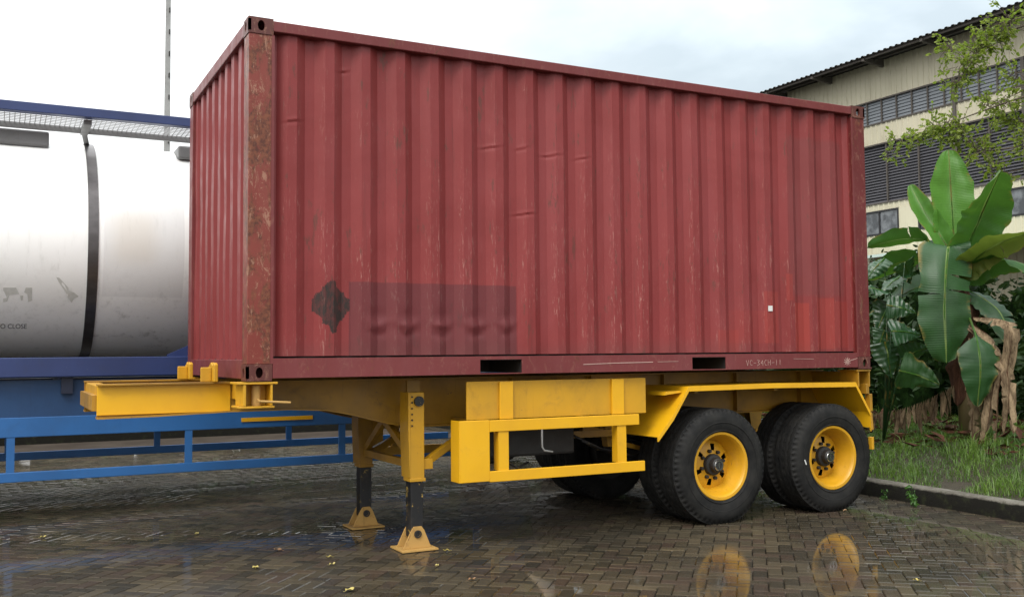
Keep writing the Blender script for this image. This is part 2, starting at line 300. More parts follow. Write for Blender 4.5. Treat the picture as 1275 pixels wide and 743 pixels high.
# ---------------------------------------------------------------- mesh helpers
class MB:
    def __init__(s): s.v = []; s.f = []; s.rnd = None; s.uv = None
    def add(s, vs, fs):
        b = len(s.v); s.v += [Vector(v) for v in vs]; s.f += [tuple(i+b for i in f) for f in fs]; return s
    def box(s, x0, x1, y0, y1, z0, z1):
        return s.add([(x0,y0,z0),(x1,y0,z0),(x1,y1,z0),(x0,y1,z0),(x0,y0,z1),(x1,y0,z1),(x1,y1,z1),(x0,y1,z1)],
                     [(0,3,2,1),(4,5,6,7),(0,1,5,4),(1,2,6,5),(2,3,7,6),(3,0,4,7)])
    def prism(s, poly, ax, a, b):      # poly in the two other axes, extruded along ax from a to b
        n = len(poly)
        def P(q, t):
            l = [0,0,0]; l[ax] = t; k = [i for i in range(3) if i != ax]; l[k[0]] = q[0]; l[k[1]] = q[1]; return l
        vs = [P(q, a) for q in poly] + [P(q, b) for q in poly]
        return s.add(vs, [tuple(range(n)), tuple(range(2*n-1, n-1, -1))] + [(i, i+n, (i+1) % n+n, (i+1) % n) for i in range(n)])
    def bar(s, p, q, w, h=None):       # rectangular bar between two points
        p, q = Vector(p), Vector(q); h = h or w; d = (q-p).normalized()
        a = d.cross(Vector((0,0,1)));  a = a.normalized() if a.length > 1e-3 else Vector((1,0,0)); b = a.cross(d)
        vs = [e + a*(w/2*i) + b*(h/2*j) for e in (p, q) for i, j in ((-1,-1),(1,-1),(1,1),(-1,1))]
        return s.add(vs, [(0,1,2,3),(7,6,5,4)] + [(i, i+4, (i+1) % 4+4, (i+1) % 4) for i in range(4)])
    def tube(s, pts, rs, n=10, cap=True):
        pts = [Vector(p) for p in pts]
        if not isinstance(rs, (list, tuple)): rs = [rs]*len(pts)
        b = len(s.v); ref = None
        for k, p in enumerate(pts):
            d = (pts[min(k+1, len(pts)-1)] - pts[max(k-1, 0)]).normalized()
            if ref is None: ref = d.orthogonal().normalized()
            a = (ref - d*ref.dot(d)); a = a.normalized() if a.length > 1e-4 else d.orthogonal().normalized(); ref = a; c_ = d.cross(a)
            for i in range(n):
                t = 2*math.pi*i/n; s.v.append(p + (a*math.cos(t) + c_*math.sin(t))*rs[k])
        for k in range(len(pts)-1):
            for i in range(n): s.f.append((b+k*n+i, b+k*n+(i+1) % n, b+(k+1)*n+(i+1) % n, b+(k+1)*n+i))
        if cap: s.f.append(tuple(b+i for i in reversed(range(n)))); s.f.append(tuple(b+(len(pts)-1)*n+i for i in range(n)))
        return s
    def lathe(s, prof, cx, cz, n=48, ax=1, closed=False):  # prof: (radius, y) round the Y axis through (cx, cz)
        b = len(s.v); m = len(prof)
        for i in range(n):
            t = 2*math.pi*i/n
            for r, y in prof:
                if ax == 1: s.v.append(Vector((cx+r*math.cos(t), y, cz+r*math.sin(t))))
                else: s.v.append(Vector((y, cx+r*math.cos(t), cz+r*math.sin(t))))
        for i in range(n):
            j = (i+1) % n
            for k in range(m if closed else m-1):
                l = (k+1) % m; s.f.append((b+i*m+k, b+i*m+l, b+j*m+l, b+j*m+k))
        return s
    def build(s, name, mat, parent=None, smooth=False, bevel=0, auto=None, attrs=None):
        base = Vector((0,0,0)); r = parent
        while r: base += r.location; r = r.parent
        me = bpy.data.meshes.new(name); me.from_pydata([tuple(v-base) for v in s.v], [], s.f)
        me.validate(); bm = bmesh.new(); bm.from_mesh(me); bmesh.ops.recalc_face_normals(bm, faces=bm.faces) if s.rnd is None and s.uv is None and not attrs else None; bm.to_mesh(me); bm.free()
        if s.rnd is not None and len(s.rnd) == len(me.vertices):
            a = me.attributes.new('rnd', 'FLOAT', 'POINT'); a.data.foreach_set('value', s.rnd)
        for k, vals in (attrs or {}).items():
            if len(vals) == len(me.vertices): a = me.attributes.new(k, 'FLOAT', 'POINT'); a.data.foreach_set('value', vals)
        if s.uv is not None:
            ul = me.uv_layers.new(name='UVMap'); l = []
            for lp in me.loops: l += list(s.uv[lp.vertex_index])
            ul.data.foreach_set('uv', l)
        me.materials.append(mat)
        if smooth: me.shade_smooth()
        if auto and smooth: me.set_sharp_from_angle(angle=R(auto))
        ob = bpy.data.objects.new(name, me); C.objects.link(ob)
        if parent: ob.parent = parent
        if bevel:
            m = ob.modifiers.new('bevel', 'BEVEL'); m.width = bevel; m.segments = 2; m.limit_method = 'ANGLE'; m.angle_limit = R(40)
        return ob

def tag(o, label, cat, group=None, kind=None):
    if label: o['label'] = label
    if cat: o['category'] = cat
    if group: o['group'] = group
    if kind: o['kind'] = kind
    return o
def thing(name, label, cat, loc=(0,0,0), group=None):
    o = bpy.data.objects.new(name, None); C.objects.link(o); o.location = loc; o.empty_display_size = .2
    return tag(o, label, cat, group)
def structure(o): o['kind'] = 'structure'; return o

# ================================================================ GROUND
def kerb_x(y):  # front face of the kerb; bends slightly
    return 6.59 + .055*max(-3.5, min(y, 3)) + (.035*(y+.6) if y < -.6 else 0) - .012*max(0, y-3)
gm = MB().add([(-300,-300,-.014),(300,-300,-.014),(300,300,-.014),(-300,300,-.014)], [(0,1,2,3)])
structure(gm.build('ground', MT['ground']))
structure(MB().add([(-30,9.6,.006),(6.2,9.6,.006),(6.2,12.4,.006),(-30,12.4,.006)], [(0,1,2,3)]).build('yard', MT['yard']))
# herringbone block paving: every paver modelled, 0.2 x 0.1 m
A = R(41)
ux = Vector((math.cos(A), -math.sin(A), 0)); uy = Vector((math.sin(A), math.cos(A), 0))
pv, pf, r1, r2 = [], [], [], []
w = .1; gap = .0030; bv = .0052
def paver(cx, cy, horiz):
    ctr = ux*cx + uy*cy
    if not (-8 < ctr.x < 8.2 and -6.5 < ctr.y < 12.4): return
    if ctr.x > kerb_x(ctr.y)+.12: return
    hx, hy = (w-gap, w/2-gap) if horiz else (w/2-gap, w-gap)
    n = mnoise.noise(Vector((ctr.x*.8, ctr.y*.8, 0)))*.003
    z = n + random.uniform(-.0012, .0012); tx, ty = random.uniform(-.006,.006), random.uniform(-.006,.006)
    a, b = random.random(), random.random(); k = len(pv)
    for ex, dz in ((0, -.016), (0, -bv), (bv, 0)):
        for sx, sy in ((-1,-1),(1,-1),(1,1),(-1,1)):
            lx, ly = sx*(hx-ex), sy*(hy-ex)
            p = ctr + ux*lx + uy*ly; pv.append((p.x, p.y, z + dz + lx*tx + ly*ty)); r1.append(a); r2.append(b)
    for q in (0, 4):
        for i in range(4): pf.append((k+q+i, k+q+(i+1) % 4, k+q+4+(i+1) % 4, k+q+4+i))
    pf.append((k+8, k+9, k+10, k+11))
N_ = 190
for i in range(-N_, N_):
    for j in range(-N_, N_):
        # cell (i,j) of a 0.1 m grid; herringbone assigned along diagonals
        m = (i - j) % 4
        if m == 0: paver((i+1)*w, (j+.5)*w, True)
        elif m == 2: paver((i+.5)*w+0, (j)*w, False)
pm = MB(); pm.v = [Vector(q) for q in pv]; pm.f = pf
structure(pm.build('paving', MT['paver'], attrs={'rnd': r1, 'rnd2': r2}))

# kerb as one run of concrete with chipped joints
km = MB(); ys = [-6 + .25*i for i in range(90)]
prof = [(0,-.05),(0.004,.148),(.018,.163),(.13,.166),(.135,-.05)]
for y in ys:
    for a, z in prof:
        jx = mnoise.noise(Vector((y*3, z*9, a*5)))*.008
        km.v.append(Vector((kerb_x(y)+a+jx, y, z + (jx*.7 if z > 0 else 0))))
for i in range(len(ys)-1):
    for k in range(4): km.f.append((i*5+k, i*5+k+1, (i+1)*5+k+1, (i+1)*5+k))
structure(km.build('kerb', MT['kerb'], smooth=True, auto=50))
# planted bank behind the kerb
def bank_z(x, y):
    t = max(0, min(1, (x-kerb_x(y)-.15)/1.9)); t = t*t*(3-2*t)
    return .135 + .40*t + mnoise.noise(Vector((x*1.3, y*1.3, 2)))*.05*t
bmm = MB(); nx, ny = 40, 60
for j in range(ny+1):
    y = -7 + j*24/ny
    for i in range(nx+1):
        x = kerb_x(y)+.14 + (i/nx)**1.6*30
        bmm.v.append(Vector((x, y, bank_z(x, y))))
for j in range(ny):
    for i in range(nx): k = j*(nx+1)+i; bmm.f.append((k, k+1, k+nx+2, k+nx+1))
structure(bmm.build('bank', MT['soil'], smooth=True))
# far kerb behind the trailers
structure(MB().box(-30, 6.2, 12.4, 12.7, -.05, .20).build('far_kerb', MT['kerb'], bevel=.01))

# ================================================================ RED CONTAINER
L, WD, Z0, Z1 = 6.058, 2.438, 1.345, 3.936
con = thing('shipping_container', 'faded red corrugated steel shipping container loaded on the yellow trailer chassis', 'shipping container', (0,0,0))
def corr_profile(a, b, pitch, flat_o, slope, flat_i, depth, phase):
    """list of (pos, depth, edge) from a to b; phase = centre of an inner flat"""
    keys = []
    k = math.floor((a-phase)/pitch)-1
    while phase+k*pitch < b+pitch:
        c_ = phase+k*pitch
        keys += [(c_-flat_i/2, depth), (c_+flat_i/2, depth), (c_+flat_i/2+slope, 0), (c_+flat_i/2+slope+flat_o, 0)]
        k += 1
    res = []
    for (p, d), (q, e2) in zip(keys, keys[1:]):
        n = 3 if d != e2 else 4
        for i in range(n): res.append((p+(q-p)*i/n, d+(e2-d)*i/n, 1.0 if (i == 0 and min(d, 9) == 0) or (d == 0 and e2 == 0 and i in (1, n-1)) or (d != e2 and d+(e2-d)*i/n < depth*.5) else 0.12))
    res = [r_ for r_ in res if a < r_[0] < b]
    return [(a, 0, .2)] + res + [(b, 0, .2)]
dents = [(.985,1.703),(1.235,1.70),(1.51,1.70),(1.79,1.70),(2.06,1.705)]
creases = [(1.93,3.172,.07),(2.22,3.19,.04),(2.49,3.156,.08),(2.79,3.155,.05),(2.24,2.654,.09),(.33,3.22,.06),(.72,3.64,.04)]
def dent(x, z):
    d = mnoise.noise(Vector((x*1.1, 0, z*1.1)))*.006
    for di, (cx, cz) in enumerate(dents):
        u, v = (x-cx-.01*math.sin(di*5))/(.075+.012*math.sin(di*3)), (z-cz)/.055 + .35*mnoise.noise(Vector((x*22, di, z*16)))
        if abs(u) < 3 and abs(v) < 4:
            arc = v + .55*(1-u*u*.6)
            d += (.006+.004*math.sin(di*7))*math.exp(-u*u*.8)*math.exp(-arc*arc*2.2) - .010*math.exp(-u*u)*math.exp(-(arc-1.2)**2*2)
            d += .006*math.exp(-(u*1.2)**2)*math.exp(-((z-cz-.12)/.05)**2)
    for cx, cz, wv in creases:
        u = (x-cx)/wv; v = (z-cz-.012*u+.006*mnoise.noise(Vector((x*30, 3, cx))))/.017
        if abs(u) < 2.5 and abs(v) < 4: d += .0048*math.exp(-u*u)*(math.exp(-(v+.5)**2*2)-.8*math.exp(-(v-.6)**2*2))
    return d
prof = corr_profile(.185, L-.185, .2803, .070, .070, .070, .044, .464)
zs = [Z0+.172 + i*(2.358/240) for i in range(241)]
sp = MB(); eg = []
for z in zs:
    for px_, d, ed in prof:
        sp.v.append(Vector((px_, .034+d+dent(px_, z), z))); eg.append(ed)
n = len(prof)
for j in range(len(zs)-1):
    for i in range(n-1): sp.f.append((j*n+i, j*n+i+1, (j+1)*n+i+1, (j+1)*n+i))
sp.build('side_panel', MT['side'], con, smooth=True, auto=18, attrs={'edge': eg})
sp2 = MB()
for z in (zs[0], zs[-1]):
    for px_, d, ed in prof: sp2.v.append(Vector((px_, WD-.014-d, z)))
for i in range(n-1): sp2.f.append((i, i+1, n+i+1, n+i))
sp2.build('side_panel', MT['red'], con)
ep = corr_profile(.165, WD-.165, .258, .10, .022, .10, .042, .30)
em = MB(); n = len(ep); ez = [Z0+.14+i*2.40/30 for i in range(31)]; eg = []
for z in ez:
    for p_, d, ed in ep: em.v.append(Vector((.03+d+mnoise.noise(Vector((p_*2, z*2, 5)))*.006, p_, z))); eg.append(ed)
for j in range(30):
    for i in range(n-1): em.f.append((j*n+i, j*n+i+1, (j+1)*n+i+1, (j+1)*n+i))
em.build('end_panel', MT['red'], con, smooth=True, auto=18)
rm = MB()
rn = 44
for i in range(rn+1):
    x = .1+(L-.2)*i/rn
    for y in (.04, WD-.04): rm.v.append(Vector((x, y, Z1-.035 + (.012 if i % 2 else 0))))
for i in range(rn): rm.f.append((2*i, 2*i+2, 2*i+3, 2*i+1))
rm.build('roof_panel', MT['red'], con)
MB().box(.05, L-.05, .100, .104, Z0+.1565, Z0+.20).build('shadow_gap_strip', MT['dark'], con)  # dark strip added to draw the shadow line between panel and rail
MB().box(.05, L-.05, .06, WD-.06, Z0+.13, Z0+.155).build('floor', MT['dark'], con)
for x0 in (0, L):
    s = 1 if x0 == 0 else -1
    for y0 in (0, WD):
        t = 1 if y0 == 0 else -1
        near = (t == 1)
        # corner post: an angle section with a folded lip
        q = [(x0+s*.004, y0+t*.004), (x0+s*.184, y0+t*.004), (x0+s*.184, y0+t*.055), (x0+s*.150, y0+t*.055), (x0+s*.15, y0+t*.03), (x0+s*.05, y0+t*.03), (x0+s*.05, y0+t*.13), (x0+s*.075, y0+t*.13), (x0+s*.075, y0+t*.16), (x0+s*.004, y0+t*.16)]
        MB().prism(q, 2, Z0+.117, Z1-.117).build('corner_post', MT['post'] if (x0 == 0 and near) else MT['post2'] if near else MT['rail'], con, bevel=.005)
        MB().box(*sorted((x0+s*.165, x0+s*.1862)), *sorted((y0+t*-.0005, y0+t*.0035)), Z0+.12, Z1-.12).build('post_seam', MT['rail'], con)
        for zz, sz in ((Z0, 1), (Z1, -1)):
            # hollow casting built as plates with an oval opening on the two outer faces
            cm = MB(); a0, a1 = x0-s*.002, x0+s*.178; b0, b1 = y0-t*.002, y0+t*.162; c0, c1 = zz, zz+sz*.118
            def oval(ax, fixed, ca, ha, cz_, hz, A0, A1, C0, C1, th):
                # plate with hole: outer rectangle (A0..A1, C0..C1), oval hole, thickness th
                N = 20; vs = []; fs = []
                def mk(a, z, f): return (a, f, z) if ax == 1 else (f, a, z)
                for f in (fixed, fixed+th):
                    for i in range(N):
                        an = 2*math.pi*i/N; ca_, sa_ = math.cos(an), math.sin(an)
                        mxx = max(abs(ca_), abs(sa_))
                        vs.append(mk((A0+A1)/2+(A1-A0)/2*ca_/mxx, (C0+C1)/2+(C1-C0)/2*sa_/mxx, f))
                    for i in range(N):
                        an = 2*math.pi*i/N; vs.append(mk(ca+ha*math.cos(an), cz_+hz*math.sin(an), f))
                for i in range(N):
                    j = (i+1) % N
                    fs += [(i, j, N+j, N+i), (2*N+i, 3*N+i, 3*N+j, 2*N+j), (N+i, N+j, 3*N+j, 3*N+i), (i, 2*N+i, 2*N+j, j)]
                cm.add(vs, fs)
            oval(1, b0, x0+s*.089, .026, zz+sz*.058, .038, min(a0,a1), max(a0,a1), min(c0,c1), max(c0,c1), t*.02)
            oval(0, a0, y0+t*.09, .024, zz+sz*.056, .036, min(b0,b1), max(b0,b1), min(c0,c1), max(c0,c1), s*.02)
            cm.box(min(a0,a1)+.001, max(a0,a1)-.001, min(b0,b1)+.001, max(b0,b1)-.001, *sorted((c0, c0+sz*.016)))
            cm.box(min(a0,a1)+.001, max(a0,a1)-.001, min(b0,b1)+.001, max(b0,b1)-.001, *sorted((c1-sz*.016, c1)))
            cm.box(*sorted((a1-s*.012, a1-s*.001)), min(b0,b1)+.021, max(b0,b1)-.001, min(c0,c1)+.017, max(c0,c1)-.017)
            cm.box(min(a0,a1)+.021, max(a0,a1)-.013, *sorted((b1-t*.012, b1-t*.001)), min(c0,c1)+.017, max(c0,c1)-.017)
            cm.build('corner_casting', MT['cast'], con)
# rails along the sides; the near bottom rail is cut for the fork pockets
for y0, t in ((0, 1), (WD, -1)):
    MB().box(.176, L-.176, *sorted((y0-t*.001, y0+t*.10)), Z1-.090, Z1-.012).build('top_rail', MT['rail'], con, bevel=.006)
    br = MB(); segs = [(.182, 1.807), (2.176, 3.872), (4.246, L-.182)]
    for a, b in segs:
        br.box(a, b, *sorted((y0+t*.0005, y0+t*.007)), Z0+.018, Z0+.158)
    for a, b in ((1.807, 2.176), (3.872, 4.246)):
        br.box(a, b, *sorted((y0+t*.0005, y0+t*.007)), Z0+.132, Z0+.158)
        br.box(a, b, *sorted((y0+t*.0005, y0+t*.007)), Z0+.018, Z0+.026)
    br.box(.182, L-.182, *sorted((y0+t*.0075, y0+t*.095)), Z0+.150, Z0+.157)
    br.box(.182, L-.182, *sorted((y0+t*.0075, y0+t*.055)), Z0+.019, Z0+.025)
    rail = br.build('bottom_rail', MT['rail'], con)
for a, b in ((1.807, 2.176), (3.872, 4.246)):
    MB().box(a-.006, a, .008, WD-.008, Z0+.026, Z0+.132).box(b, b+.006, .008, WD-.008, Z0+.026, Z0+.132).box(a, b, .008, WD-.008, Z0+.127, Z0+.131).box(a, b, .6, .61, Z0+.027, Z0+.126).build('fork_pocket', MT['dark'], con)
for x0, s in ((0, 1), (L, -1)):
    MB().box(*sorted((x0+s*.002, x0+s*.06)), .17, WD-.17, Z1-.10, Z1-.006).build('end_rail', MT['rail'], con, bevel=.005)
    MB().box(*sorted((x0+s*.004, x0+s*.09)), .17, WD-.17, Z0+.012, Z0+.15).build('end_rail', MT['rail'], con, bevel=.005)
for i in range(2):
    y0 = .17+i*1.05
    d = MB().box(L-.07, L-.03, y0, y0+1.045, Z0+.15, Z1-.11).build('door', MT['red'], con, bevel=.005)
    for yy in (y0+.28, y0+.78): MB().tube([(L-.02, yy, Z0+.1), (L-.02, yy, Z1-.09)], .017).build('lock_rod', MT['galv'], d, smooth=True)
cmn = MB()
for i in range(20): cmn.box(.3+i*.285, .34+i*.285, .06, WD-.06, Z0+.02, Z0+.128) if not any(a-.05 < .32+i*.285 < b+.05 for a, b in ((1.807,2.176),(3.872,4.246))) else None
cmn.build('floor_bearer', MT['dark'], con)
st = MB().box(4.795, 4.84, -.0, .0, 1.89, 1.945)
st = MB(); px0 = 4.80
# the sticker sits on a proud fold
k = round((px0-.464-.14)/.2803); fc = .464+.14+k*.2803
MB().box(fc-.025, fc+.025, .0285, .0325, 1.895, 1.945).build('sticker', MT['white'], con)
# chalk scribble and star on the bottom rail, drawn as thin strokes
ch = MB()
def stroke(pts_, w_=.0035):
    for p, q in zip(pts_, pts_[1:]): ch.bar((p[0], -.0012, p[1]), (q[0], -.0012, q[1]), .0015, w_)
bx = 4.48; bz = 1.395
glyphs = ['V','C','-','3','4','C','H','-','1','1']
G_ = {'V': [[(0,1),(.5,0),(1,1)]], 'C': [[(1,.9),(.4,1),(0,.5),(.4,0),(1,.1)]], '-': [[(0,.5),(1,.5)]], '3': [[(0,1),(1,.9),(.4,.55),(1,.3),(0,0)]],
      '4': [[(.8,0),(.8,1),(0,.35),(1,.35)]], 'H': [[(0,0),(0,1)],[(0,.5),(1,.5)],[(1,0),(1,1)]], '1': [[(.5,0),(.5,1)]]}
for i, c_ in enumerate(glyphs):
    ch = MB()
    for s_ in G_[c_]: stroke([(bx+i*.043+q[0]*.028, bz+q[1]*.05+random.uniform(-.003,.003)) for q in s_], .003)
    ch.build('chalk_letter', MT['chalk'], con)
ch = MB()
for a in range(0, 180, 36):
    stroke([(5.735-.045*math.cos(R(a+10)), 1.42-.038*math.sin(R(a+10))), (5.735+.045*math.cos(R(a+10)), 1.42+.038*math.sin(R(a+10)))], .006)
stroke([(5.78,1.43),(5.87,1.45)], .005); ch.build('chalk_star', MT['chalk'], con)
for pts_, w_ in (([(2.75,1.428),(3.05,1.436),(3.45,1.440)], .006), ([(3.5,1.441),(3.72,1.443)], .003), ([(5.05,1.452),(5.3,1.448)], .003)):
    ch = MB(); stroke(pts_, w_); ch.build('scratch', MT['chalk'], con)


# ================================================================ YELLOW TRAILER
tr = thing('container_trailer', 'yellow skeletal container trailer on landing legs under the red container', 'trailer', (0,0,0))
def ibeam(y, name, mat):
    topz, fl = 1.330, .012
    xs = [-.91, -.5, 0, .45, .75, .95, 1.10, 1.25, 1.42, 2, 4, 6.0]
    bz_ = [1.095, 1.10, 1.115, 1.115, 1.10, 1.06, 1.02, .98, .945, .94, .94, .94]
    m = MB(); n = len(xs)
    def strip(y0, y1, za, zb):   # closed strip following the beam
        b = len(m.v)
        for x, a, c2 in zip(xs, za, zb):
            m.v += [Vector((x, y0, a)), Vector((x, y1, a)), Vector((x, y1, c2)), Vector((x, y0, c2))]
        for i in range(n-1):
            for k in range(4): m.f.append((b+i*4+k, b+i*4+(k+1) % 4, b+(i+1)*4+(k+1) % 4, b+(i+1)*4+k))
        m.f.append((b, b+3, b+2, b+1)); e_ = b+(n-1)*4; m.f.append((e_, e_+1, e_+2, e_+3))
    strip(y-.006, y+.006, bz_, [topz-fl]*n)
    strip(y-.07, y+.07, [topz-fl+.0005]*n, [topz]*n)
    strip(y-.07, y+.07, [b-fl for b in bz_], [b-.0005 for b in bz_])
    o_ = m.build(name, mat, tr)
    for xx in (2.4, 3.2, 4.0, 4.87, 5.7):
        MB().box(xx-.006, xx+.006, y-.062, y-.0065, .945, 1.317).build('stiffener', mat, o_)
    return o_
beam1 = ibeam(.65, 'main_beam', MT['yellow_d']); ibeam(1.79, 'main_beam', MT['yellow_d'])
for xx in (-.90, -.45, .7, 1.6, 2.4, 3.3, 4.0, 4.87, 5.7):
    MB().box(xx-.04, xx+.04, .658, 1.782, 1.14, 1.25).build('cross_member', MT['yellow_d'], tr)
# gooseneck face: a bright plate over the web at the front, with coupling plate below
MB().box(-.91, .02, .625, .643, 1.108, 1.317).build('gooseneck_plate', MT['yellow_b'], tr, bevel=.003)
MB().box(-.90, -.80, .66, 1.78, 1.15, 1.316).build('front_cross_beam', MT['yellow'], tr, bevel=.006)
# guide lugs on the gooseneck in front of the container
for yy in (.62, 1.68):
    q = [(yy-.09,1.331),(yy+.13,1.331),(yy+.13,1.445),(yy+.05,1.475),(yy-.02,1.455),(yy-.05,1.475),(yy-.09,1.46)]
    MB().prism(q, 0, -.12, -.09).box(-.20, -.121, yy+.0, yy+.016, 1.3315, 1.44).build('container_guide', MT['yellow'], tr, bevel=.006)
# front bolster with a twist lock box at each corner
MB().box(.03, .15, .26, 2.18, 1.20, 1.317).build('bolster', MT['yellow'], tr, bevel=.005)
for yy, t in ((.0, 1), (WD, -1)):
    m = MB(); a = sorted((yy+t*.005, yy+t*.26))
    m.box(-.02, .0, *a, 1.17, 1.322).box(.17, .186, *a, 1.17, 1.322).box(.0005, .1695, *sorted((yy+t*.15, yy+t*.165)), 1.17, 1.322)
    m.box(-.06, .22, *sorted((yy-t*.0, yy+t*.26)), 1.322, 1.337)
    m.box(-.05, .20, *a, 1.155, 1.169)
    lock = m.build('twist_lock_box', MT['yellow'], tr, bevel=.003)
    MB().tube([(.085, yy+t*.08, 1.17), (.085, yy+t*.08, 1.315)], .032, 14).tube([(.085, yy+t*.03, 1.215), (.085, yy-t*.03, 1.205), (.30, yy-t*.04, 1.19)], .009, 8).build('twist_lock', MT['foot'], lock, smooth=True, auto=40)
for yy, t in ((.0, 1), (WD, -1)):
    m = MB(); m.box(5.87, 6.055, *sorted((yy+t*.005, yy+t*.26)), 1.322, 1.337).box(5.885, 5.90, *sorted((yy+t*.01, yy+t*.25)), 1.17, 1.321).box(6.03, 6.045, *sorted((yy+t*.01, yy+t*.25)), 1.17, 1.321)
    m.build('twist_lock_box', MT['yellow_d'], tr, bevel=.003)
MB().box(5.90, 6.02, .26, 2.18, 1.18, 1.317).build('bolster', MT['yellow_d'], tr, bevel=.005)
# landing legs
def landing_leg(x, y, t, mat):
    m = MB(); m.box(x-.045, x+.075, y-.055, y+.075, .545, 1.225)
    leg = m.build('landing_leg', mat, tr, bevel=.006)
    MB().prism([(x-.062,1.225),(x-.062,.9),(x-.049,.56),(x-.046,.56),(x-.046,1.225)], 1, y-.06, y+.12).build('gusset', mat, leg)
    MB().box(x-.05, x+.082, y-.062, y+.082, .53, .556).build('collar', mat, leg, bevel=.003)
    MB().box(x-.038, x+.066, y-.046, y+.062, .10, .529).build('inner_leg', MT['black'], leg, bevel=.004)
    f = MB(); f.box(x-.14, x+.16, y-.13, y+.14, .004, .018)
    for yy in (y-.064, y+.066):
        f.prism([(x-.11,.019),(x+.125,.019),(x+.068,.155),(x+.045,.185),(x-.02,.185),(x-.043,.155)], 1, yy, yy+.012)
    fo = f.build('foot', MT['foot'], leg, bevel=.002)
    MB().lathe([(.030,y-.074),(.030,y+.08)], x+.012, .128, 20).lathe([(.019,y-.0745),(.030,y-.0745)], x+.012, .128, 20).lathe([(.001,y-.066),(.019,y-.066)], x+.012, .128, 20).build('foot_pin', MT['dark'], fo, smooth=True, auto=40)
    MB().box(x-.04, x+.07, y+.02*t, y+.05, 1.2255, 1.316).build('leg_bracket', MT['yellow_d'], leg)
    return leg
leg1 = landing_leg(1.375, .335, 1, MT['yellow']); leg2 = landing_leg(1.36, 1.50, -1, MT['yellow_d'])
m = MB(); m.lathe([(.001,.258),(.040,.258),(.040,.279)], 1.40, 1.155, 18); m.build('crank_socket', MT['black'], leg1, smooth=True, auto=40)
for k in range(6): MB().lathe([(.001,.272),(.007,.272),(.007,.279)], 1.345, 1.19-k*.045, 8).build('bolt', MT['dark'], leg1)
def brace(p, q, w_=.045, h_=.06, name='brace', mat='yellow_d'): return MB().bar(p, q, w_, h_).build(name, MT[mat], tr, bevel=.003)
brace((1.37,.42,.66), (1.37,1.44,.66)); brace((1.37,.44,.75), (1.37,1.30,1.12)); brace((1.37,1.42,.70), (1.37,.72,1.12))
brace((1.46,.34,.655), (2.1,.60,.955), mat='yellow'); MB().box(1.452, 1.53, .30, .34, .62, .70).build('brace_bracket', MT['yellow'], tr, bevel=.003)
brace((1.44,1.5,.66), (2.2,1.75,.95)); 
MB().tube([(1.41,.42,1.10), (1.41,1.42,1.10)], .02).build('cross_shaft', MT['dark'], tr, smooth=True)
# side guards
for yy, t, mt in ((0, 1, 'yellow_b'), (WD, -1, 'yellow')):
    m = MB()
    q = [(1.655,.528),(1.885,.528),(1.885,.608),(1.885,.905),(1.885,1.0),(1.655,1.0)]
    m.box(1.63, 1.885, *sorted((yy+t*.0, yy+t*.03)), .530, 1.005)
    m.box(1.622, 1.6295, *sorted((yy+t*.0, yy+t*.16)), .530, 1.005)
    m.box(1.8855, 3.352, *sorted((yy+t*.0, yy+t*.03)), .522, .606)
    m.box(1.8855, 3.30, *sorted((yy+t*.0, yy+t*.03)), .912, 1.002)
    gd = m.build('side_guard', MT[mt], tr, bevel=.005)
    for xx in (2.01, 3.125):
        MB().box(xx-.045, xx+.045, *sorted((yy+t*.008, yy+t*.028)), .6065, .9115).box(xx-.045, xx-.037, *sorted((yy+t*.0285, yy+t*.09)), .6065, .9115).build('upright', MT[mt], gd)
    for xx in (1.85, 2.75): MB().box(xx-.03, xx+.03, *sorted((yy+t*.031, yy+t*.60)), .95, 1.0).build('guard_arm', MT['yellow_d'], gd)
    # cabinet/sign plates above the guard
    MB().box(1.72, 3.42, *sorted((yy+t*.07, yy+t*.085)), 1.004, 1.305).build('side_plate', MT['yellow'], gd, bevel=.003)
    for xx in (2.06, 3.12): MB().box(xx-.06, xx+.06, *sorted((yy+t*.045, yy+t*.069)), 1.003, 1.30).build('guard_bracket', MT[mt], gd, bevel=.004)
    # mudguard over the twin axles
    def sheet(pts_, y0, y1, th):
        mm = MB(); n = len(pts_); b = 0
        for x_, z_ in pts_: mm.v += [Vector((x_, y0, z_)), Vector((x_, y1, z_)), Vector((x_, y1, z_-th)), Vector((x_, y0, z_-th))]
        for i in range(n-1):
            for k in range(4): mm.f.append((i*4+k, i*4+(k+1) % 4, (i+1)*4+(k+1) % 4, (i+1)*4+k))
        mm.f += [(0,3,2,1), tuple((n-1)*4+k for k in range(4))]
        return mm
    P_ = [(3.49,.80),(3.50,.805),(3.66,.98),(3.83,1.222),(4.8,1.228),(5.84,1.216),(6.025,.93),(6.03,.78)]
    fo = sheet(P_, *sorted((yy+t*.012, yy+t*.66)), .006).build('mudguard', MT[mt], tr)
    lip = MB(); n = len(P_)
    sheet([(a, b+.002) for a, b in P_], *sorted((yy-t*.002, yy+t*.011)), .045).build('mudguard_lip', MT[mt], fo, bevel=.003)
    MB().prism([(3.60,1.15),(3.79,1.17),(3.77,1.185),(3.62,1.18)], 1, *sorted((yy+t*.05, yy+t*.30))).build('step', MT[mt], fo)
    for xx in (3.95, 4.87, 5.75): MB().box(xx-.02, xx+.02, *sorted((yy+t*.05, yy+t*.60)), 1.16, 1.213).build('mudguard_stay', MT['yellow_d'], fo)
MB().box(1.93,2.9, .40,.62, .66,.93).build('air_tank_box', MT['dark'], tr, bevel=.02)
MB().tube([(2.42,.12,.905),(2.42,.12,.76),(2.44,.12,.73),(2.52,.12,.715)], .008, 8).build('crank_handle', MT['galv'], tr, smooth=True)
MB().tube([(2.15,.3,.95),(2.12,.3,.8),(2.16,.3,.66),(2.28,.3,.58),(2.4,.32,.62)], .009, 8).build('air_hose', MT['black'], tr, smooth=True)
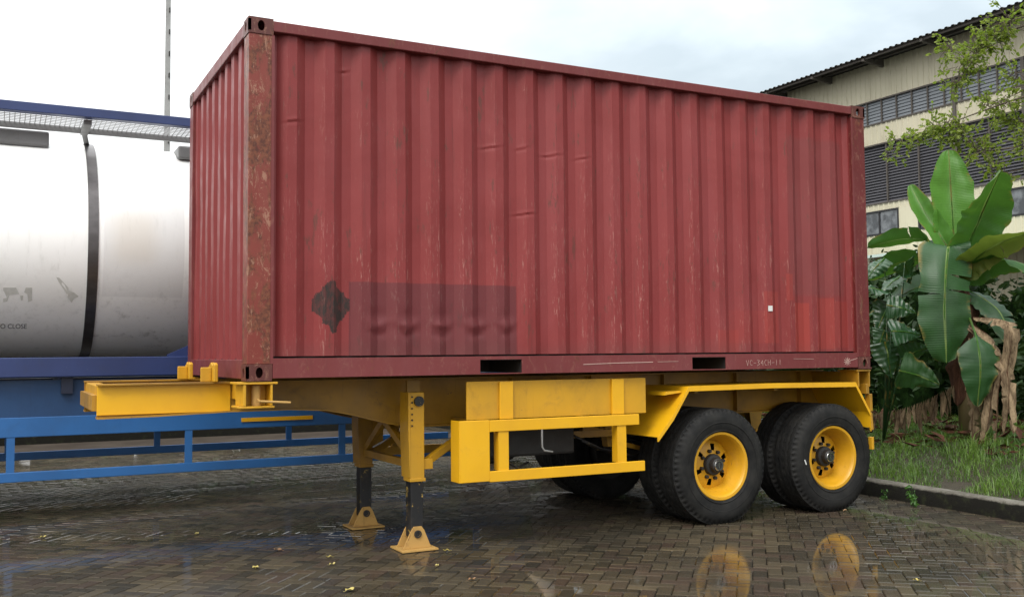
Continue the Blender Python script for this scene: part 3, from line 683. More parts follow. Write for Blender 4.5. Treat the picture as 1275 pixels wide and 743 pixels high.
for i_, (a_, b_) in enumerate((((2.95,.5,.80),(4.0,.75,.60)), ((3.0,.45,.76),(4.05,1.2,.62)), ((3.6,1.0,.95),(5.3,1.0,.72)), ((1.5,.9,1.1),(2.5,.8,.95)))):
    a_, b_ = Vector(a_), Vector(b_)
    MB().tube([a_, a_.lerp(b_,.3)-Vector((0,0,.07)), a_.lerp(b_,.65)-Vector((0,.05,.09)), b_], .011, 7).build('air_hose', MT['black'], tr, smooth=True)
for x_ in (3.75, 5.1): MB().lathe([(.001,1.02),(.075,1.02),(.082,1.04),(.082,1.14),(.07,1.16),(.001,1.16)], x_, .62, 20).build('brake_chamber', MT['dark'], tr, smooth=True, auto=35)
# axles, springs, hangers
for ax_ in (4.19, 5.54):
    MB().tube([(ax_, .30, .515), (ax_, WD-.30, .515)], .065, 16).build('axle', MT['dark'], tr, smooth=True)
    for yy in (.78, 1.66):
        m = MB()
        for i in range(6):
            pts_ = [(ax_+s_*(.58-.07*i), yy, .66-.018*i+.10*abs(s_)**2) for s_ in (-1,-.5,0,.5,1)]
            for p, q in zip(pts_, pts_[1:]): m.bar(p, q, .075, .016)
        m.build('leaf_spring', MT['dark'], tr)
for xx in (3.52, 4.865, 6.0):
    for yy in (.74, 1.62): MB().prism([(xx-.06,.66),(xx+.06,.66),(xx+.10,.925),(xx-.10,.925)], 1, yy, yy+.09).build('spring_hanger', MT['yellow_d'], tr)
MB().bar((3.52,.70,.70),(4.1,.72,.56),.04).bar((3.1,.62,.86),(3.55,.70,.76),.05).bar((2.95,.62,.80),(3.5,.62,.80),.06).build('radius_rod', MT['yellow_d'], tr)
# rear end
MB().box(6.06, 6.12, .25, WD-.25, .52, .62).box(6.06,6.10,.7,.78,.62,1.1).box(6.06,6.10,1.7,1.78,.62,1.1).build('rear_bumper', MT['yellow'], tr, bevel=.005)
MB().box(6.045, 6.075, .01, .055, .56, .68).build('marker_plate', MT['yellow'], tr, bevel=.003)
m = MB(); m.box(6.035, 6.07, .01, .07, .93, 1.10); m.tube([(6.05,.03,.92),(6.055,.02,.75)], .022, 10); m.box(6.0,6.04,.02,.12,1.10,1.20); m.build('rear_bracket', MT['yellow_d'], tr, bevel=.004)
# wheels: rim (wheel) > tyre, hub
RT, RR = .515, .2895
def wheel(cx, y, t, outer=True):
    """y = outer sidewall plane, t = +1 when the axle lies towards +y"""
    cz = RT-.004
    Wt = .275
    def Y(a): return y+t*a
    dish = .165 if outer else .13
    rim = [(RR-.012,.012),(RR+.012,.010),(RR+.020,.018),(RR+.020,.03),(RR-.002,.045),(RR-.016,.06),(RR-.03,.10),(RR-.052,.14),(RR-.060,.17),(RR-.060,.22),(RR-.03,.245),(RR+.018,.26),(RR+.018,.268),(RR-.02,.262),(RR-.065,.232),(RR-.075,.18)]
    m = MB(); m.lathe([(r, Y(a)) for r, a in reversed(rim)] , cx, cz, 56)
    m.lathe([(RR-.012,Y(.012)),(RR-.022,Y(.024)),(RR-.030,Y(.05)),(RR-.048,Y(.10)),(RR-.068,Y(.145)),(RR-.075,Y(.18))], cx, cz, 56)
    # disc with hand holes: ring segments
    r0, r1_ = .092, RR-.072; N = 48; b = len(m.v)
    for i in range(N):
        a = 2*math.pi*i/N
        for r, yy in ((r1_, .178), (r1_-.03, .165), (r0+.035, .150), (r0, dish-.02)):
            m.v.append(Vector((cx+r*math.cos(a), Y(yy), cz+r*math.sin(a))))
    for i in range(N):
        j = (i+1) % N
        for k in range(3):
            if k == 1 and (i % 8) in (2, 3): continue
            m.f.append((b+i*4+k, b+i*4+k+1, b+j*4+k+1, b+j*4+k))
    wh = m.build('wheel', MT['rimy'] if outer else MT['dark'], tr, smooth=True, auto=35)  # inner rims coloured dark for the shade under the trailer
    # tyre: lathe with tread ribs
    h = RT; prof_ = [(RR+.004,.03),(RR+.012,.012),(RR+.030,.004),(RR+.070,-.006),(RR+.12,-.010),(RR+.16,-.004),(h-.045,.008),(h-.022,.018),(h-.008,.034)]
    tread = []
    ribs = [(.034,.074),(.084,.124),(.134,.144+.0),(.154,.194),(.204,.246)]
    for a, b_ in ribs: tread += [(h-.001,a),(h,a+.004),(h,b_-.004),(h-.001,b_),(h-.012,b_+.002),(h-.012,b_+.008)]
    tread = tread[:-2]
    back = [(r, .28-a) for r, a in reversed(prof_)]
    full = prof_ + tread + back
    tm = MB(); NN = 240
    for i in range(NN):
        a = 2*math.pi*i/NN
        for k, (r, yy) in enumerate(full):
            rr = r
            if k in (7, 8, 9) or k in (len(full)-10, len(full)-9, len(full)-8): rr = r - (.014 if i % 4 < 2 else 0)   # shoulder lugs
            if 10 < k < len(full)-10: yy += .0045*(1 if i % 6 < 3 else -1)       # zigzag grooves
            vx, vz = cx+rr*math.cos(a), rr*math.sin(a)
            if vz < -RT+.018: # contact patch flattening
                vz = -RT+.018-.25*(-RT+.018-vz)
            if vz < -.36: yy = yy + (-.012 if yy < .14 else .012)*min(1, (-.36-vz)/.1)
            tm.v.append(Vector((vx, Y(yy), RT-.012+vz)))
    nf = len(full)
    for i in range(NN):
        j = (i+1) % NN
        for k in range(nf-1): tm.f.append((i*nf+k, i*nf+k+1, j*nf+k+1, j*nf+k))
    tm.lathe([(RR+.098,Y(-.0115)),(RR+.104,Y(-.0135)),(RR+.110,Y(-.0115))], cx, RT-.012, 80)
    tm.lathe([(RR+.024,Y(.002)),(RR+.03,Y(-.003)),(RR+.036,Y(.001))], cx, RT-.012, 80)
    ty = tm.build('tyre', MT['tyre'], wh, smooth=True, auto=30)
    if outer and cx > 5 and t > 0: MB().bar((cx-.385, Y(-.0125), cz+.0), (cx-.365, Y(-.0125), cz-.045), .004, .012).build('paint_tick', MT['white'], ty)
    if outer:
        hb = MB().lathe([(.001,Y(.045)),(.050,Y(.045)),(.062,Y(.055)),(.066,Y(.10)),(.090,Y(.105)),(.096,Y(.115)),(.096,Y(.19))], cx, cz, 28)
        hub = hb.build('hub', MT['dark'], wh, smooth=True, auto=35)
        MB().lathe([(.036,Y(.041)),(.044,Y(.041)),(.047,Y(.046)),(.038,Y(.047)),(.036,Y(.041))], cx, cz, 24).box(cx-.006, cx+.006, *sorted((Y(.041), Y(.0445))), cz-.025, cz+.025).build('hub_cap', MT['chrome'], hub, smooth=True, auto=35)
        for k in range(8):
            a = 2*math.pi*(k+.3)/8; c1 = (cx+.124*math.cos(a), cz+.124*math.sin(a))
            MB().lathe([(.001,Y(.118)),(.013,Y(.118)),(.017,Y(.125)),(.017,Y(.150))], c1[0], c1[1], 6).build('wheel_nut', MT['dark'], hub)
    return wh
for cx in (4.19, 5.54):
    for ya, yb in ((.44,.66),(WD-.66,WD-.44)): MB().lathe([(.05,ya),(.205,ya),(.212,ya+.01),(.212,yb-.01),(.205,yb),(.05,yb)], cx, .511, 40).build('brake_drum', MT['dark'], tr, smooth=True, auto=35)
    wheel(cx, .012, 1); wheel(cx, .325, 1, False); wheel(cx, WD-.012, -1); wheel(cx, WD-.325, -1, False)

# ================================================================ TANK CONTAINER AND BLUE TRAILER
TY = 3.3
tk = thing('tank_container', 'white cylindrical tank in a navy frame standing on the blue trailer', 'tank container', (0,0,0))
TX0, TX1 = -5.5, 1.25; TC = (TY+1.22, 2.66); TR = 1.13
m = MB(); prof_t = []
for i in range(9):
    a = i/8*math.pi/2; prof_t.append((TR*math.sin(a)+.001, TX0+.45-.35*math.cos(a)))
prof_t += [(TR, x_) for x_ in [TX0+.9+i*.5 for i in range(9)]]
for i in range(9):
    a = math.pi/2-i/8*math.pi/2; prof_t.append((TR*math.sin(a)+.001, TX1-.45+.35*math.cos(a)))
m.lathe(prof_t, TC[0], TC[1], 96, ax=0); m.build('tank_shell', MT['tank'], tk, smooth=True)
def strap(x, w_=.095):
    m = MB(); m.lathe([(TR+.001,x-w_/2),(TR+.012,x-w_/2),(TR+.012,x+w_/2),(TR+.001,x+w_/2)], TC[0], TC[1], 96, ax=0)
    m.build('strap', MT['strap'], tk, smooth=True, auto=30)
strap(-.735); strap(-2.3); strap(-4.0)
# frame
for yy, t in ((TY, 1), (TY+WD, -1)):
    MB().box(TX0, TX1, *sorted((yy, yy+t*.09)), 3.845, 3.936).build('top_rail', MT['navy'], tk, bevel=.006)
    MB().box(TX0, TX1, *sorted((yy, yy+t*.12)), 1.34, 1.525).build('bottom_rail', MT['navy'], tk, bevel=.008)
    for xx, s in ((TX0, 1), (TX1, -1)):
        MB().box(*sorted((xx, xx+s*.15)), *sorted((yy-t*.002, yy+t*.15)), 1.335, 3.94).build('corner_post', MT['navy'], tk, bevel=.006)
        MB().bar((xx+s*.12, yy+t*.05, 2.02), (xx+s*1.28, yy+t*.05, 1.50), .05, .09).build('gusset', MT['navy'], tk)
for xx in (TX0, TX1-.12):
    for z_ in (1.36, 3.83): MB().box(xx, xx+.12, TY+.15, TY+WD-.15, z_, z_+.1).build('end_rail', MT['navy'], tk)
# walkway: real open mesh of bars with an edge beam
m = MB(); y0, y1 = TY+.10, TY+.56
x_ = -3.6
while x_ < TX1-.1: m.box(x_, x_+.007, y0, y1, 3.847, 3.853); x_ += .045
for k in range(7): m.box(-3.6, TX1-.1, y0+.005+k*.07, y0+.012+k*.07, 3.8455, 3.8545)
wk = m.build('walkway', MT['mesh'], tk)
MB().box(-3.6, TX1-.1, y1+.001, y1+.035, 3.80, 3.858).build('walkway_edge', MT['greyb'], wk)
for xx in (-2.55, -.80): MB().box(xx-.035, xx+.035, TY+.095, y1+.05, 3.79, 3.84).bar((xx, y1, 3.80), (xx+.05, y1+.35, 3.75), .05, .02).build('walkway_bracket', MT['greyb'], wk)
MB().box(-2.1, -1.12, TY+.62, TY+1.0, 3.64, 3.80).build('valve_cover', MT['greyb'], tk, bevel=.02)
MB().box(.12, .75, TY+.55, TY+1.1, 3.62, 3.76).build('manhole_cover', MT['greyb'], tk, bevel=.02)
# writing and worn decals wrapped on the shell
def on_tank(x, z, off=.002):
    s_ = (z-TC[1])/TR; s_ = max(-.999, min(.999, s_)); return Vector((x, TC[0]-math.cos(math.asin(s_))*(TR+off), z + 0))
cu = bpy.data.curves.new('txt', 'FONT'); cu.body = 'PULL TO CLOSE'; cu.size = .062; cu.align_x = 'RIGHT'
tmp = bpy.data.objects.new('txt', cu); C.objects.link(tmp); bpy.context.view_layer.update()
dg = bpy.context.evaluated_depsgraph_get(); tme = bpy.data.meshes.new_from_object(tmp.evaluated_get(dg))
cu2 = bpy.data.curves.new('txt2', 'FONT'); cu2.body = 'TO CLOSE'; cu2.size = .062; cu2.align_x = 'RIGHT'
tmp.data = cu2; bpy.context.view_layer.update(); dg = bpy.context.evaluated_depsgraph_get(); tme = bpy.data.meshes.new_from_object(tmp.evaluated_get(dg))
bpy.data.objects.remove(tmp)
def tk_pt(px, py):
    """where the ray through a photo pixel meets the near side of the shell"""
    d = fw + rt*((px-637.5)/FPX) - up*((py-371.5)/FPX)
    oy, oz = CAM.y-TC[0], CAM.z-TC[1]; a = d.y**2+d.z**2; b = 2*(oy*d.y+oz*d.z); c2 = oy*oy+oz*oz-TR*TR
    disc = b*b-4*a*c2
    t = (-b-math.sqrt(max(disc,0)))/(2*a); return CAM+d*t
e0 = tk_pt(33.5, 409)
m = MB(); m.v = [on_tank(e0.x+v.co.x*.92, e0.z+v.co.y) for v in tme.vertices]; m.f = [tuple(p.vertices) for p in tme.polygons]
m.build('lettering', MT['ink'], tk)
for poly in ([(4,358),(20,358),(24,366),(12,367),(9,375),(4,376)], [(32,358),(40,358),(40,374),(35,376),(34,366),(30,364)], [(25,368),(29,368),(28,374),(26,374)],
             [(70,345),(74,346),(85,358),(86,366),(83,366),(73,351)], [(86,362),(92,364),(98,369),(92,372),(89,377),(84,370)]):
    c3 = [tk_pt(*q) for q in poly]
    MB().add([on_tank(q.x, q.z) for q in c3], [tuple(range(len(c3)))]).build('worn_decal', MT['smudge'], tk)

bt = thing('blue_trailer', 'blue skeletal trailer with open side guard carrying the white tank', 'trailer', (0,0,0))
BX0, BX1 = -6.2, 6.4
for yy in (TY+.66, TY+1.78): MB().box(BX0, BX1, yy-.06, yy+.06, .98, 1.30).build('main_beam', MT['navyd'], bt, bevel=.006)
for i in range(8): MB().box(-5.8+i*1.6, -5.7+i*1.6, TY+.05, TY+WD-.05, 1.18, 1.333).build('cross_member', MT['navyd'], bt)
for yy, t in ((TY+.1, 1), (TY+WD-.1, -1)):
    MB().box(BX0, 4.0, *sorted((yy+t*.012, yy+t*.03)), .96, 1.31).build('side_skirt', MT['skirt'], bt)
    MB().box(BX0, 4.0, *sorted((yy, yy+t*.05)), .78, .965).build('side_rail', MT['blue'], bt, bevel=.006)
    gl = MB().box(BX0, 4.0, *sorted((yy, yy+t*.04)), .365, .455).build('guard_rail', MT['blue'], bt, bevel=.006)
    for k in range(7):
        xx = -4.62+k*1.60
        if xx < 4: MB().box(xx-.035, xx+.035, *sorted((yy+t*.004, yy+t*.03)), .4555, .7795).build('guard_post', MT['blue'], bt)
MB().box(.70, 1.45, TY+.090, TY+.0985, .845, .885).build('reflector_strip', MT['yellow_b'], bt)
def dark_wheel(cx, y, t):
    m = MB(); m.lathe([(.28,y+t*.03),(.31,y),(.45,y-t*.008),(.50,y+t*.03),(.515,y+t*.06),(.515,y+t*.24),(.50,y+t*.26),(.29,y+t*.27)], cx, .508, 56)
    wh = m.build('wheel', MT['tyre'], bt, smooth=True, auto=35)
    MB().lathe([(.001,y+t*.13),(.12,y+t*.12),(.22,y+t*.14),(.26,y+t*.05),(.30,y+t*.015)], cx, .508, 40).build('rim', MT['galv'], wh, smooth=True, auto=35)
for cx in (4.7, 6.0):
    dark_wheel(cx, TY+.02, 1); dark_wheel(cx, TY+WD-.02, -1); MB().tube([(cx,TY+.3,.51),(cx,TY+WD-.3,.51)], .06, 12).build('axle', MT['dark'], bt)
for yy in (TY+.45, TY+1.9): MB().box(-5.2, -5.05, yy-.06, yy+.06, .10, 1.1).box(-5.27,-4.98,yy-.13,yy+.13,.004,.10).build('landing_leg', MT['navyd'], bt, bevel=.004)

# ================================================================ CONCRETE MAST
mp_ = Vector((3.72, 30, 0))
ms = thing('concrete_mast', 'tall pale concrete mast with climbing holes rising behind the tank', 'mast', mp_)
m = MB(); H_ = 19.0
w0, w1 = .13, .065
m.add([mp_+Vector(q) for q in [(-w0,-.11,0),(w0,-.11,0),(w0,.11,0),(-w0,.11,0),(-w1,-.07,H_),(w1,-.07,H_),(w1,.07,H_),(-w1,.07,H_)]], [(0,3,2,1),(4,5,6,7),(0,1,5,4),(1,2,6,5),(2,3,7,6),(3,0,4,7)])
m.build('mast_shaft', MT['conc'], ms, bevel=.01)
z_ = 1.2
while z_ < H_-.3:     # climbing notches: dark blocks stand in for the shade in the holes
    MB().box(mp_.x+.02, mp_.x+.055, mp_.y-.16, mp_.y-.06, z_, z_+.16).build('climbing_notch', MT['dark'], ms); z_ += .80

# ================================================================ WAREHOUSE
BXw = 30.0; YB0, YB1 = -2.0, 26.4
wb = thing('warehouse', 'long cream metal warehouse with louvred bands and a dark overhanging roof', 'building', (BXw, 12, 0))
def clad(z0, z1):
    m = MB(); y = YB0; pts_ = []
    while y < YB1-.01:
        pts_ += [(y, 0), (y+.16, 0), (y+.185, .03), (y+.23, .03), (y+.255, 0)]; y += .26
    pts_.append((YB1, 0))
    n = len(pts_)
    for z in (z0, z1):
        for a, d in pts_: m.v.append(Vector((BXw-d, a, z)))
    for i in range(n-1): m.f.append((i, i+1, n+i+1, n+i))
    return m.build('wall_cladding', MT['cream'], wb)
clad(11.68, 13.25); clad(9.86, 10.72); clad(7.18, 7.46)
clad(4.6, 6.18); clad(.3, 4.6)
MB().box(BXw+.25, BXw+18, YB0, YB1, .0, 13.2).build('wall_core', MT['recess'], wb)
MB().box(BXw+.02, BXw+18, YB1, YB1+.06, 0, 13.6).build('end_wall', MT['cream'], wb)
# louvre bays
def bays(z0, z1, name, mat, pitch_, sl, first, dp=.08):
    y = first
    while y > YB0:
        ya = y-pitch_+.06
        m = MB(); z = z0+.05
        while z < z1-.04:
            m.add([(BXw+.02, ya, z), (BXw+.02+dp, ya, z+sl*.92), (BXw+.02+dp, y, z+sl*.92), (BXw+.02, y, z), (BXw+.035, ya, z-.012), (BXw+.035+dp, ya, z+sl*.92-.012), (BXw+.035+dp, y, z+sl*.92-.012), (BXw+.035, y, z-.012)],
                  [(0,1,2,3),(7,6,5,4),(0,4,5,1),(1,5,6,2),(2,6,7,3),(3,7,4,0)]); z += sl
        m.build(name, mat, wb)
        MB().box(BXw-.02, BXw+.12, y, y+.055, z0, z1).build('mullion', MT['roof'], wb)
        y -= pitch_
bays(10.72, 11.68, 'louvre_panel', MT['louvp'], .745, .13, YB1-.9, .035)
bays(7.46, 9.86, 'louvre_panel', MT['louv'], 1.55, .115, YB1-.9)
for z_ in (10.70, 11.66, 7.44, 9.84): MB().box(BXw-.05, BXw+.02, YB0, YB1-.8, z_, z_+.06).build('band_trim', MT['roof'], wb)
for z0_, z1_ in ((10.72, 11.68), (7.46, 9.86)): MB().box(BXw-.03, BXw+.24, YB1-.84, YB1, z0_, z1_).build('wall_cladding', MT['cream'], wb)
for y_ in (17.6, 14.8, 11.0, 8, 5, 2): MB().box(BXw-.10, BXw-.055, y_-.07, y_+.07, 7.4, 11.7).build('downpipe', MT['roof'], wb)
# office windows
m = MB(); segs = []
wins = [(25.3,23.4), (22.3,20.34), (19.42,17.4), (15.93,13.9), (12.9,10.9), (9.9,7.9), (6.9,4.9), (3.9,1.9)]
prev = YB1
for a, b in wins + [(YB0, YB0)]:
    MB().box(BXw-.02, BXw+.06, a, prev, 6.18, 7.18).build('wall_panel', MT['cream'], wb); prev = b
for a, b in wins:
    f = MB().box(BXw-.04, BXw+.05, b, a, 6.18, 6.25).box(BXw-.04, BXw+.05, b, a, 7.11, 7.18).box(BXw-.04, BXw+.05, b, b+.07, 6.25, 7.11).box(BXw-.04, BXw+.05, a-.07, a, 6.25, 7.11).box(BXw-.03, BXw+.04, (a+b)/2-.03, (a+b)/2+.03, 6.25, 7.11)
    fr = f.build('window', MT['recess'], wb)
    MB().box(BXw+.01, BXw+.02, b+.07, a-.07, 6.25, 7.11).build('pane', MT['glass'], fr)
# roof: corrugated sheet with purlins, rising inland
m = MB(); y = YB0; pts_ = []
while y < YB1+.55: pts_ += [(y, 0), (y+.12, 0), (y+.16, .05), (y+.24, .05), (y+.28, 0)]; y += .28
n = len(pts_)
for x_, z_ in ((28.8, 13.20), (48, 15.0)):
    for a, d in pts_: m.v.append(Vector((x_, a, z_+d)))
for i in range(n-1): m.f.append((i, i+1, n+i+1, n+i))
rf = m.build('roof', MT['roof'], wb)
MB().add([(28.8,YB0,13.19),(28.8,YB1+.5,13.19),(48,YB1+.5,14.99),(48,YB0,14.99)], [(0,1,2,3)]).build('soffit', MT['roof'], wb)
for k in range(10): yy = YB1+.1-k*2.8; MB().prism([(28.85,13.05),(30,12.95),(30,13.25),(28.85,13.16)], 1, yy-.06, yy+.06).build('rafter', MT['roof'], rf)
for x_ in (28.9, 29.4): MB().box(x_, x_+.06, YB0, YB1+.5, 13.09+.09*(x_-28.8), 13.18+.09*(x_-28.8)).build('purlin', MT['roof'], rf)
MB().add([(27.0,YB0,5.05),(27.0,22,5.05),(29.95,22,5.42),(29.95,YB0,5.42),(27.0,YB0,4.95),(27.0,22,4.95),(29.95,22,5.32),(29.95,YB0,5.32)], [(0,1,2,3),(7,6,5,4),(0,4,5,1),(1,5,6,2),(2,6,7,3),(3,7,4,0)]).build('canopy', MT['awn'], wb)
for k in range(6): MB().box(27.1, 27.2, 20-k*4, 20.1-k*4, .3, 4.98).build('canopy_post', MT['galv'], wb)

# ================================================================ PLANTS
def leafcards(m, c_, rad, count, size, flat=1.0, rndbase=None, drop=0):
    """little folded leaves scattered through an ellipsoid"""
    if m.rnd is None: m.rnd = []
    for i in range(count):
        d = Vector((random.gauss(0,1), random.gauss(0,1), random.gauss(0,1))).normalized()*random.random()**.45
        p = Vector((c_[0]+d.x*rad[0], c_[1]+d.y*rad[1], c_[2]+d.z*rad[2]))
        one_leaf(m, p, size*random.uniform(.6, 1.25))
def one_leaf(m, p, s, dirv=None, wd=.42):
    a = dirv or Vector((random.gauss(0,1), random.gauss(0,1), random.gauss(0,.6)-.25)).normalized()
    b = a.cross(Vector((random.gauss(0,1), random.gauss(0,1), random.gauss(0,1)))).normalized(); c2 = a.cross(b)*.12
    k = len(m.v); r_ = random.random()
    m.v += [p, p+a*s*.35+b*s*wd*.5+c2*s, p+a*s, p+a*s*.35-b*s*wd*.5+c2*s, p+a*s*.72+b*s*wd*.36+c2*s*.5, p+a*s*.72-b*s*wd*.36+c2*s*.5, p+a*s*.5]
    m.f += [(k, k+1, k+6), (k+1, k+4, k+6), (k+4, k+2, k+6), (k+2, k+5, k+6), (k+5, k+3, k+6), (k+3, k, k+6)]
    m.rnd += [r_]*7
def hedge(name, label, cat, boxes, count, size, group=None, mat='hedge'):
    root = thing(name, label, cat, (sum(b[0] for b in boxes)/len(boxes), sum(b[1] for b in boxes)/len(boxes), 0), group)
    m = MB()
    for (cx, cy, cz, rx, ry, rz) in boxes:      # solid lumpy core added to block daylight and darken the middle
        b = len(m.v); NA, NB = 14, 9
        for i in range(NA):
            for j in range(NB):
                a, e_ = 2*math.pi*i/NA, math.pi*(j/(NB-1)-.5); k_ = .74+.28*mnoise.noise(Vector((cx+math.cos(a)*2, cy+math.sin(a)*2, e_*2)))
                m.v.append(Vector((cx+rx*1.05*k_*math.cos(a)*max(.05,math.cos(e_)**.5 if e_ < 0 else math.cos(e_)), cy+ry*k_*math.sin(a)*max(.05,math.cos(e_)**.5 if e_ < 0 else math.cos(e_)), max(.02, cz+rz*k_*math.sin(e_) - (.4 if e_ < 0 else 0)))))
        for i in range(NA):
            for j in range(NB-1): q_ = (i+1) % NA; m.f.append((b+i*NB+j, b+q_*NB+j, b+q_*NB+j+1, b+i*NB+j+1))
    m.build('light_block_core', MT['core'], root)
    m = MB(); m.rnd = []
    for (cx, cy, cz, rx, ry, rz) in boxes:
        # a dense inner mass of big leaves, then a loose rim
        leafcards(m, (cx, cy, cz), (rx*.8, ry*.8, rz*.85), count//2, size*2.2)
        leafcards(m, (cx, cy, cz), (rx, ry, rz), count, size)
    m.build('foliage', MT[mat], root)
    s_ = MB()
    for (cx, cy, cz, rx, ry, rz) in boxes[::2]: s_.tube([(cx,cy,0),(cx+.1,cy,cz*.6),(cx,cy+.1,cz)], [.06,.045,.02], 7)
    s_.build('stem', MT['bark'], root)
    return root
# far hedge behind the trailers, made tall and close to shade the ground
hedge('hedge', 'long dark green hedge beyond the far kerb, raised to block the low sky behind both trailers', 'hedge', [(-28+i*2.0, 14.4+random.uniform(-.3,.3), 2.4+random.uniform(-.15,.15), 1.6, 1.2, 2.6) for i in range(24)], 1300, .22)
# dark shrubs behind the banana plants
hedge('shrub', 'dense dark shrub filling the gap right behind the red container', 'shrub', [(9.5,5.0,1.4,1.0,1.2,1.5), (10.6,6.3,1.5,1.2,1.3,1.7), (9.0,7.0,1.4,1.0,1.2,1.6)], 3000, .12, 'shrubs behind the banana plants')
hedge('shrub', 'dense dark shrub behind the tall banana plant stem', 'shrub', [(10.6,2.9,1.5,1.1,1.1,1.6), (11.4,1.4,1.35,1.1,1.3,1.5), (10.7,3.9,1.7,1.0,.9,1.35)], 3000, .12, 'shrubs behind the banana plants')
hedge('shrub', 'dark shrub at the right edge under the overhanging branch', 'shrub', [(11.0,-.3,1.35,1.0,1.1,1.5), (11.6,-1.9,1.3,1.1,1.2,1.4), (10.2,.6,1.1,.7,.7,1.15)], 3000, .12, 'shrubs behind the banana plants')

def blade(root, pts_, width, mat, fold=.25, name='leaf', twist=0, tears=0, prof_fn=None, side=None, curl=0, rag=.12):
    """broad leaf blade along a midrib polyline (Catmull-Rom resampled)"""
    P = [Vector(p) for p in pts_]; n = len(P); N = 30; mid = []
    for i in range(N+1):
        t = i/N*(n-1); k = min(int(t), n-2); u = t-k
        p0, p1, p2, p3 = P[max(k-1,0)], P[k], P[k+1], P[min(k+2,n-1)]
        mid.append(.5*((2*p1)+(p2-p0)*u+(2*p0-5*p1+4*p2-p3)*u*u+(3*p1-p0-3*p2+p3)*u**3))
    m = MB(); m.rnd = []; m.uv = []; Wn = 10; rv = random.random()
    cuts = set(random.sample(range(5, N-2), tears)) if tears else set()
    cutset = {(c_, random.choice((-1, 1))) for c_ in cuts}
    sd_ = Vector(side).normalized() if side else None
    rows = []
    seed = random.uniform(0, 50)
    for i, p in enumerate(mid):
        d = (mid[min(i+1,N)]-mid[max(i-1,0)]).normalized()
        s_ = sd_ or d.cross(Vector((0,0,1)))
        s_ = s_ - d*s_.dot(d); s_ = s_.normalized() if s_.length > 1e-3 else Vector((1,0,0))
        tw = twist*(i/N); nrm = s_.cross(d)
        s_, nrm = s_*math.cos(tw)+nrm*math.sin(tw), nrm*math.cos(tw)-s_*math.sin(tw)
        u = i/N
        wv = (prof_fn(u) if prof_fn else (min(1, (u/.16))**.6*min(1, ((1-u)/.30))**.55))*width/2
        row = []
        for j in range(-Wn//2, Wn//2+1):
            a = j/(Wn/2)
            edge = wv*max(.05, 1+mnoise.noise(Vector((u*(7 if rag < .2 else 15), seed, (1 if a > 0 else -1)*.9)))*rag*1.6)
            off = s_*(a*edge) + nrm*(abs(a)**1.3*wv*fold + .03*width*math.sin(u*46+seed+a*2)*abs(a) + mnoise.noise(Vector((u*4, a*2, seed)))*.07*width - curl*a*a*wv)
            m.v.append(p+off); row.append(len(m.v)-1); m.rnd.append(rv); m.uv.append((u, .5+a/2))
        rows.append(row)
    for i in range(N):
        for j in range(Wn):
            a = j-Wn/2+.5
            if any(c_ == i and s2*a > 1 for c_, s2 in cutset) : continue
            m.f.append((rows[i][j], rows[i][j+1], rows[i+1][j+1], rows[i+1][j]))
    for c_, s2 in cutset:      # a tear is a narrow V that opens towards the margin
        for j in range(Wn+1):
            a = (j-Wn/2)/(Wn/2)
            if s2*a > .15:
                A_, B_ = rows[c_][j], rows[c_+1][j]; k_ = .5*(1-max(0, s2*a-.2)*.55)
                va, vb = m.v[A_].copy(), m.v[B_].copy(); mm_ = (va+vb)/2
                m.v[A_] = va.lerp(mm_, k_*1.9 if k_*1.9 < .97 else .97); m.v[B_] = vb.lerp(mm_, k_*1.9 if k_*1.9 < .97 else .97)
                m.v[B_] += Vector((random.uniform(-.01,.01), random.uniform(-.01,.01), -.02*s2*a))
    lf = m.build(name, mat, root, smooth=True)
    rb = MB(); rb.tube(mid[::3], [max(.003, .016*width/.5*(1-k/11)) for k in range(len(mid[::3]))], 6)
    return lf, rb, mid
def leaf_px(root, plane, pxs, width_px, matn, **k):
    pts_ = [pt(q[0], q[1], 0, q[2] if len(q) > 2 else plane) for q in pxs]
    depth = (pts_[len(pts_)//2]-CAM).dot(fw)
    if matn.startswith('dry'): k.setdefault('rag', .5); k['twist'] = random.uniform(-1.6, 1.6)
    lf, rb, mid = blade(root, pts_, width_px/FPX*depth, MT[matn], **k)
    rb.build('midrib', MT['ban_l'] if 'dry' not in matn else MT['dryr'], lf)
    return lf
ban = thing('banana_plant', 'tall banana plant with broad upright green leaves behind the kerb', 'banana plant', (8.5, .75, .45))
base = Vector((8.5,.78,.42)); crown = pt(1190, 335, 0, 8.5)
m = MB(); m.tube([base, base.lerp(crown,.35)+Vector((.02,.02,0)), base.lerp(crown,.7), crown], [.13,.11,.085,.055], 14); m.build('stem', MT['bstem'], ban, smooth=True)
FS = tuple(rt)   # blades that face the path side
leaf_px(ban, 8.6, [(1189,330),(1187,290),(1184,235),(1181,186)], 50, 'ban_l', fold=.38, side=(.75,-.6,.1))
leaf_px(ban, 8.45, [(1196,335),(1208,300),(1226,258),(1246,213,8.3)], 64, 'ban', fold=.3, side=(.8,-.5,.35))
leaf_px(ban, 8.4, [(1186,318),(1170,292),(1150,262),(1133,230)], 24, 'ban_l', fold=.8, side=(.6,-.6,.5))
leaf_px(ban, 8.3, [(1186,325),(1181,306,8.15),(1177,350,7.95),(1176,400,7.9),(1178,452,7.95)], 66, 'ban_d', fold=.08, side=FS, tears=3, prof_fn=lambda u: (.35+.65*min(1,u/.3)) if u < .75 else ((1-u)/.25)**.5)
leaf_px(ban, 8.35, [(1184,330),(1160,302),(1125,298),(1080,308)], 30, 'ban', fold=.5, side=(.5,-.6,-.4), tears=2)
leaf_px(ban, 8.3, [(1182,340),(1155,325),(1120,327),(1076,348)], 34, 'ban', fold=.35, side=(.5,-.6,-.3), tears=2)
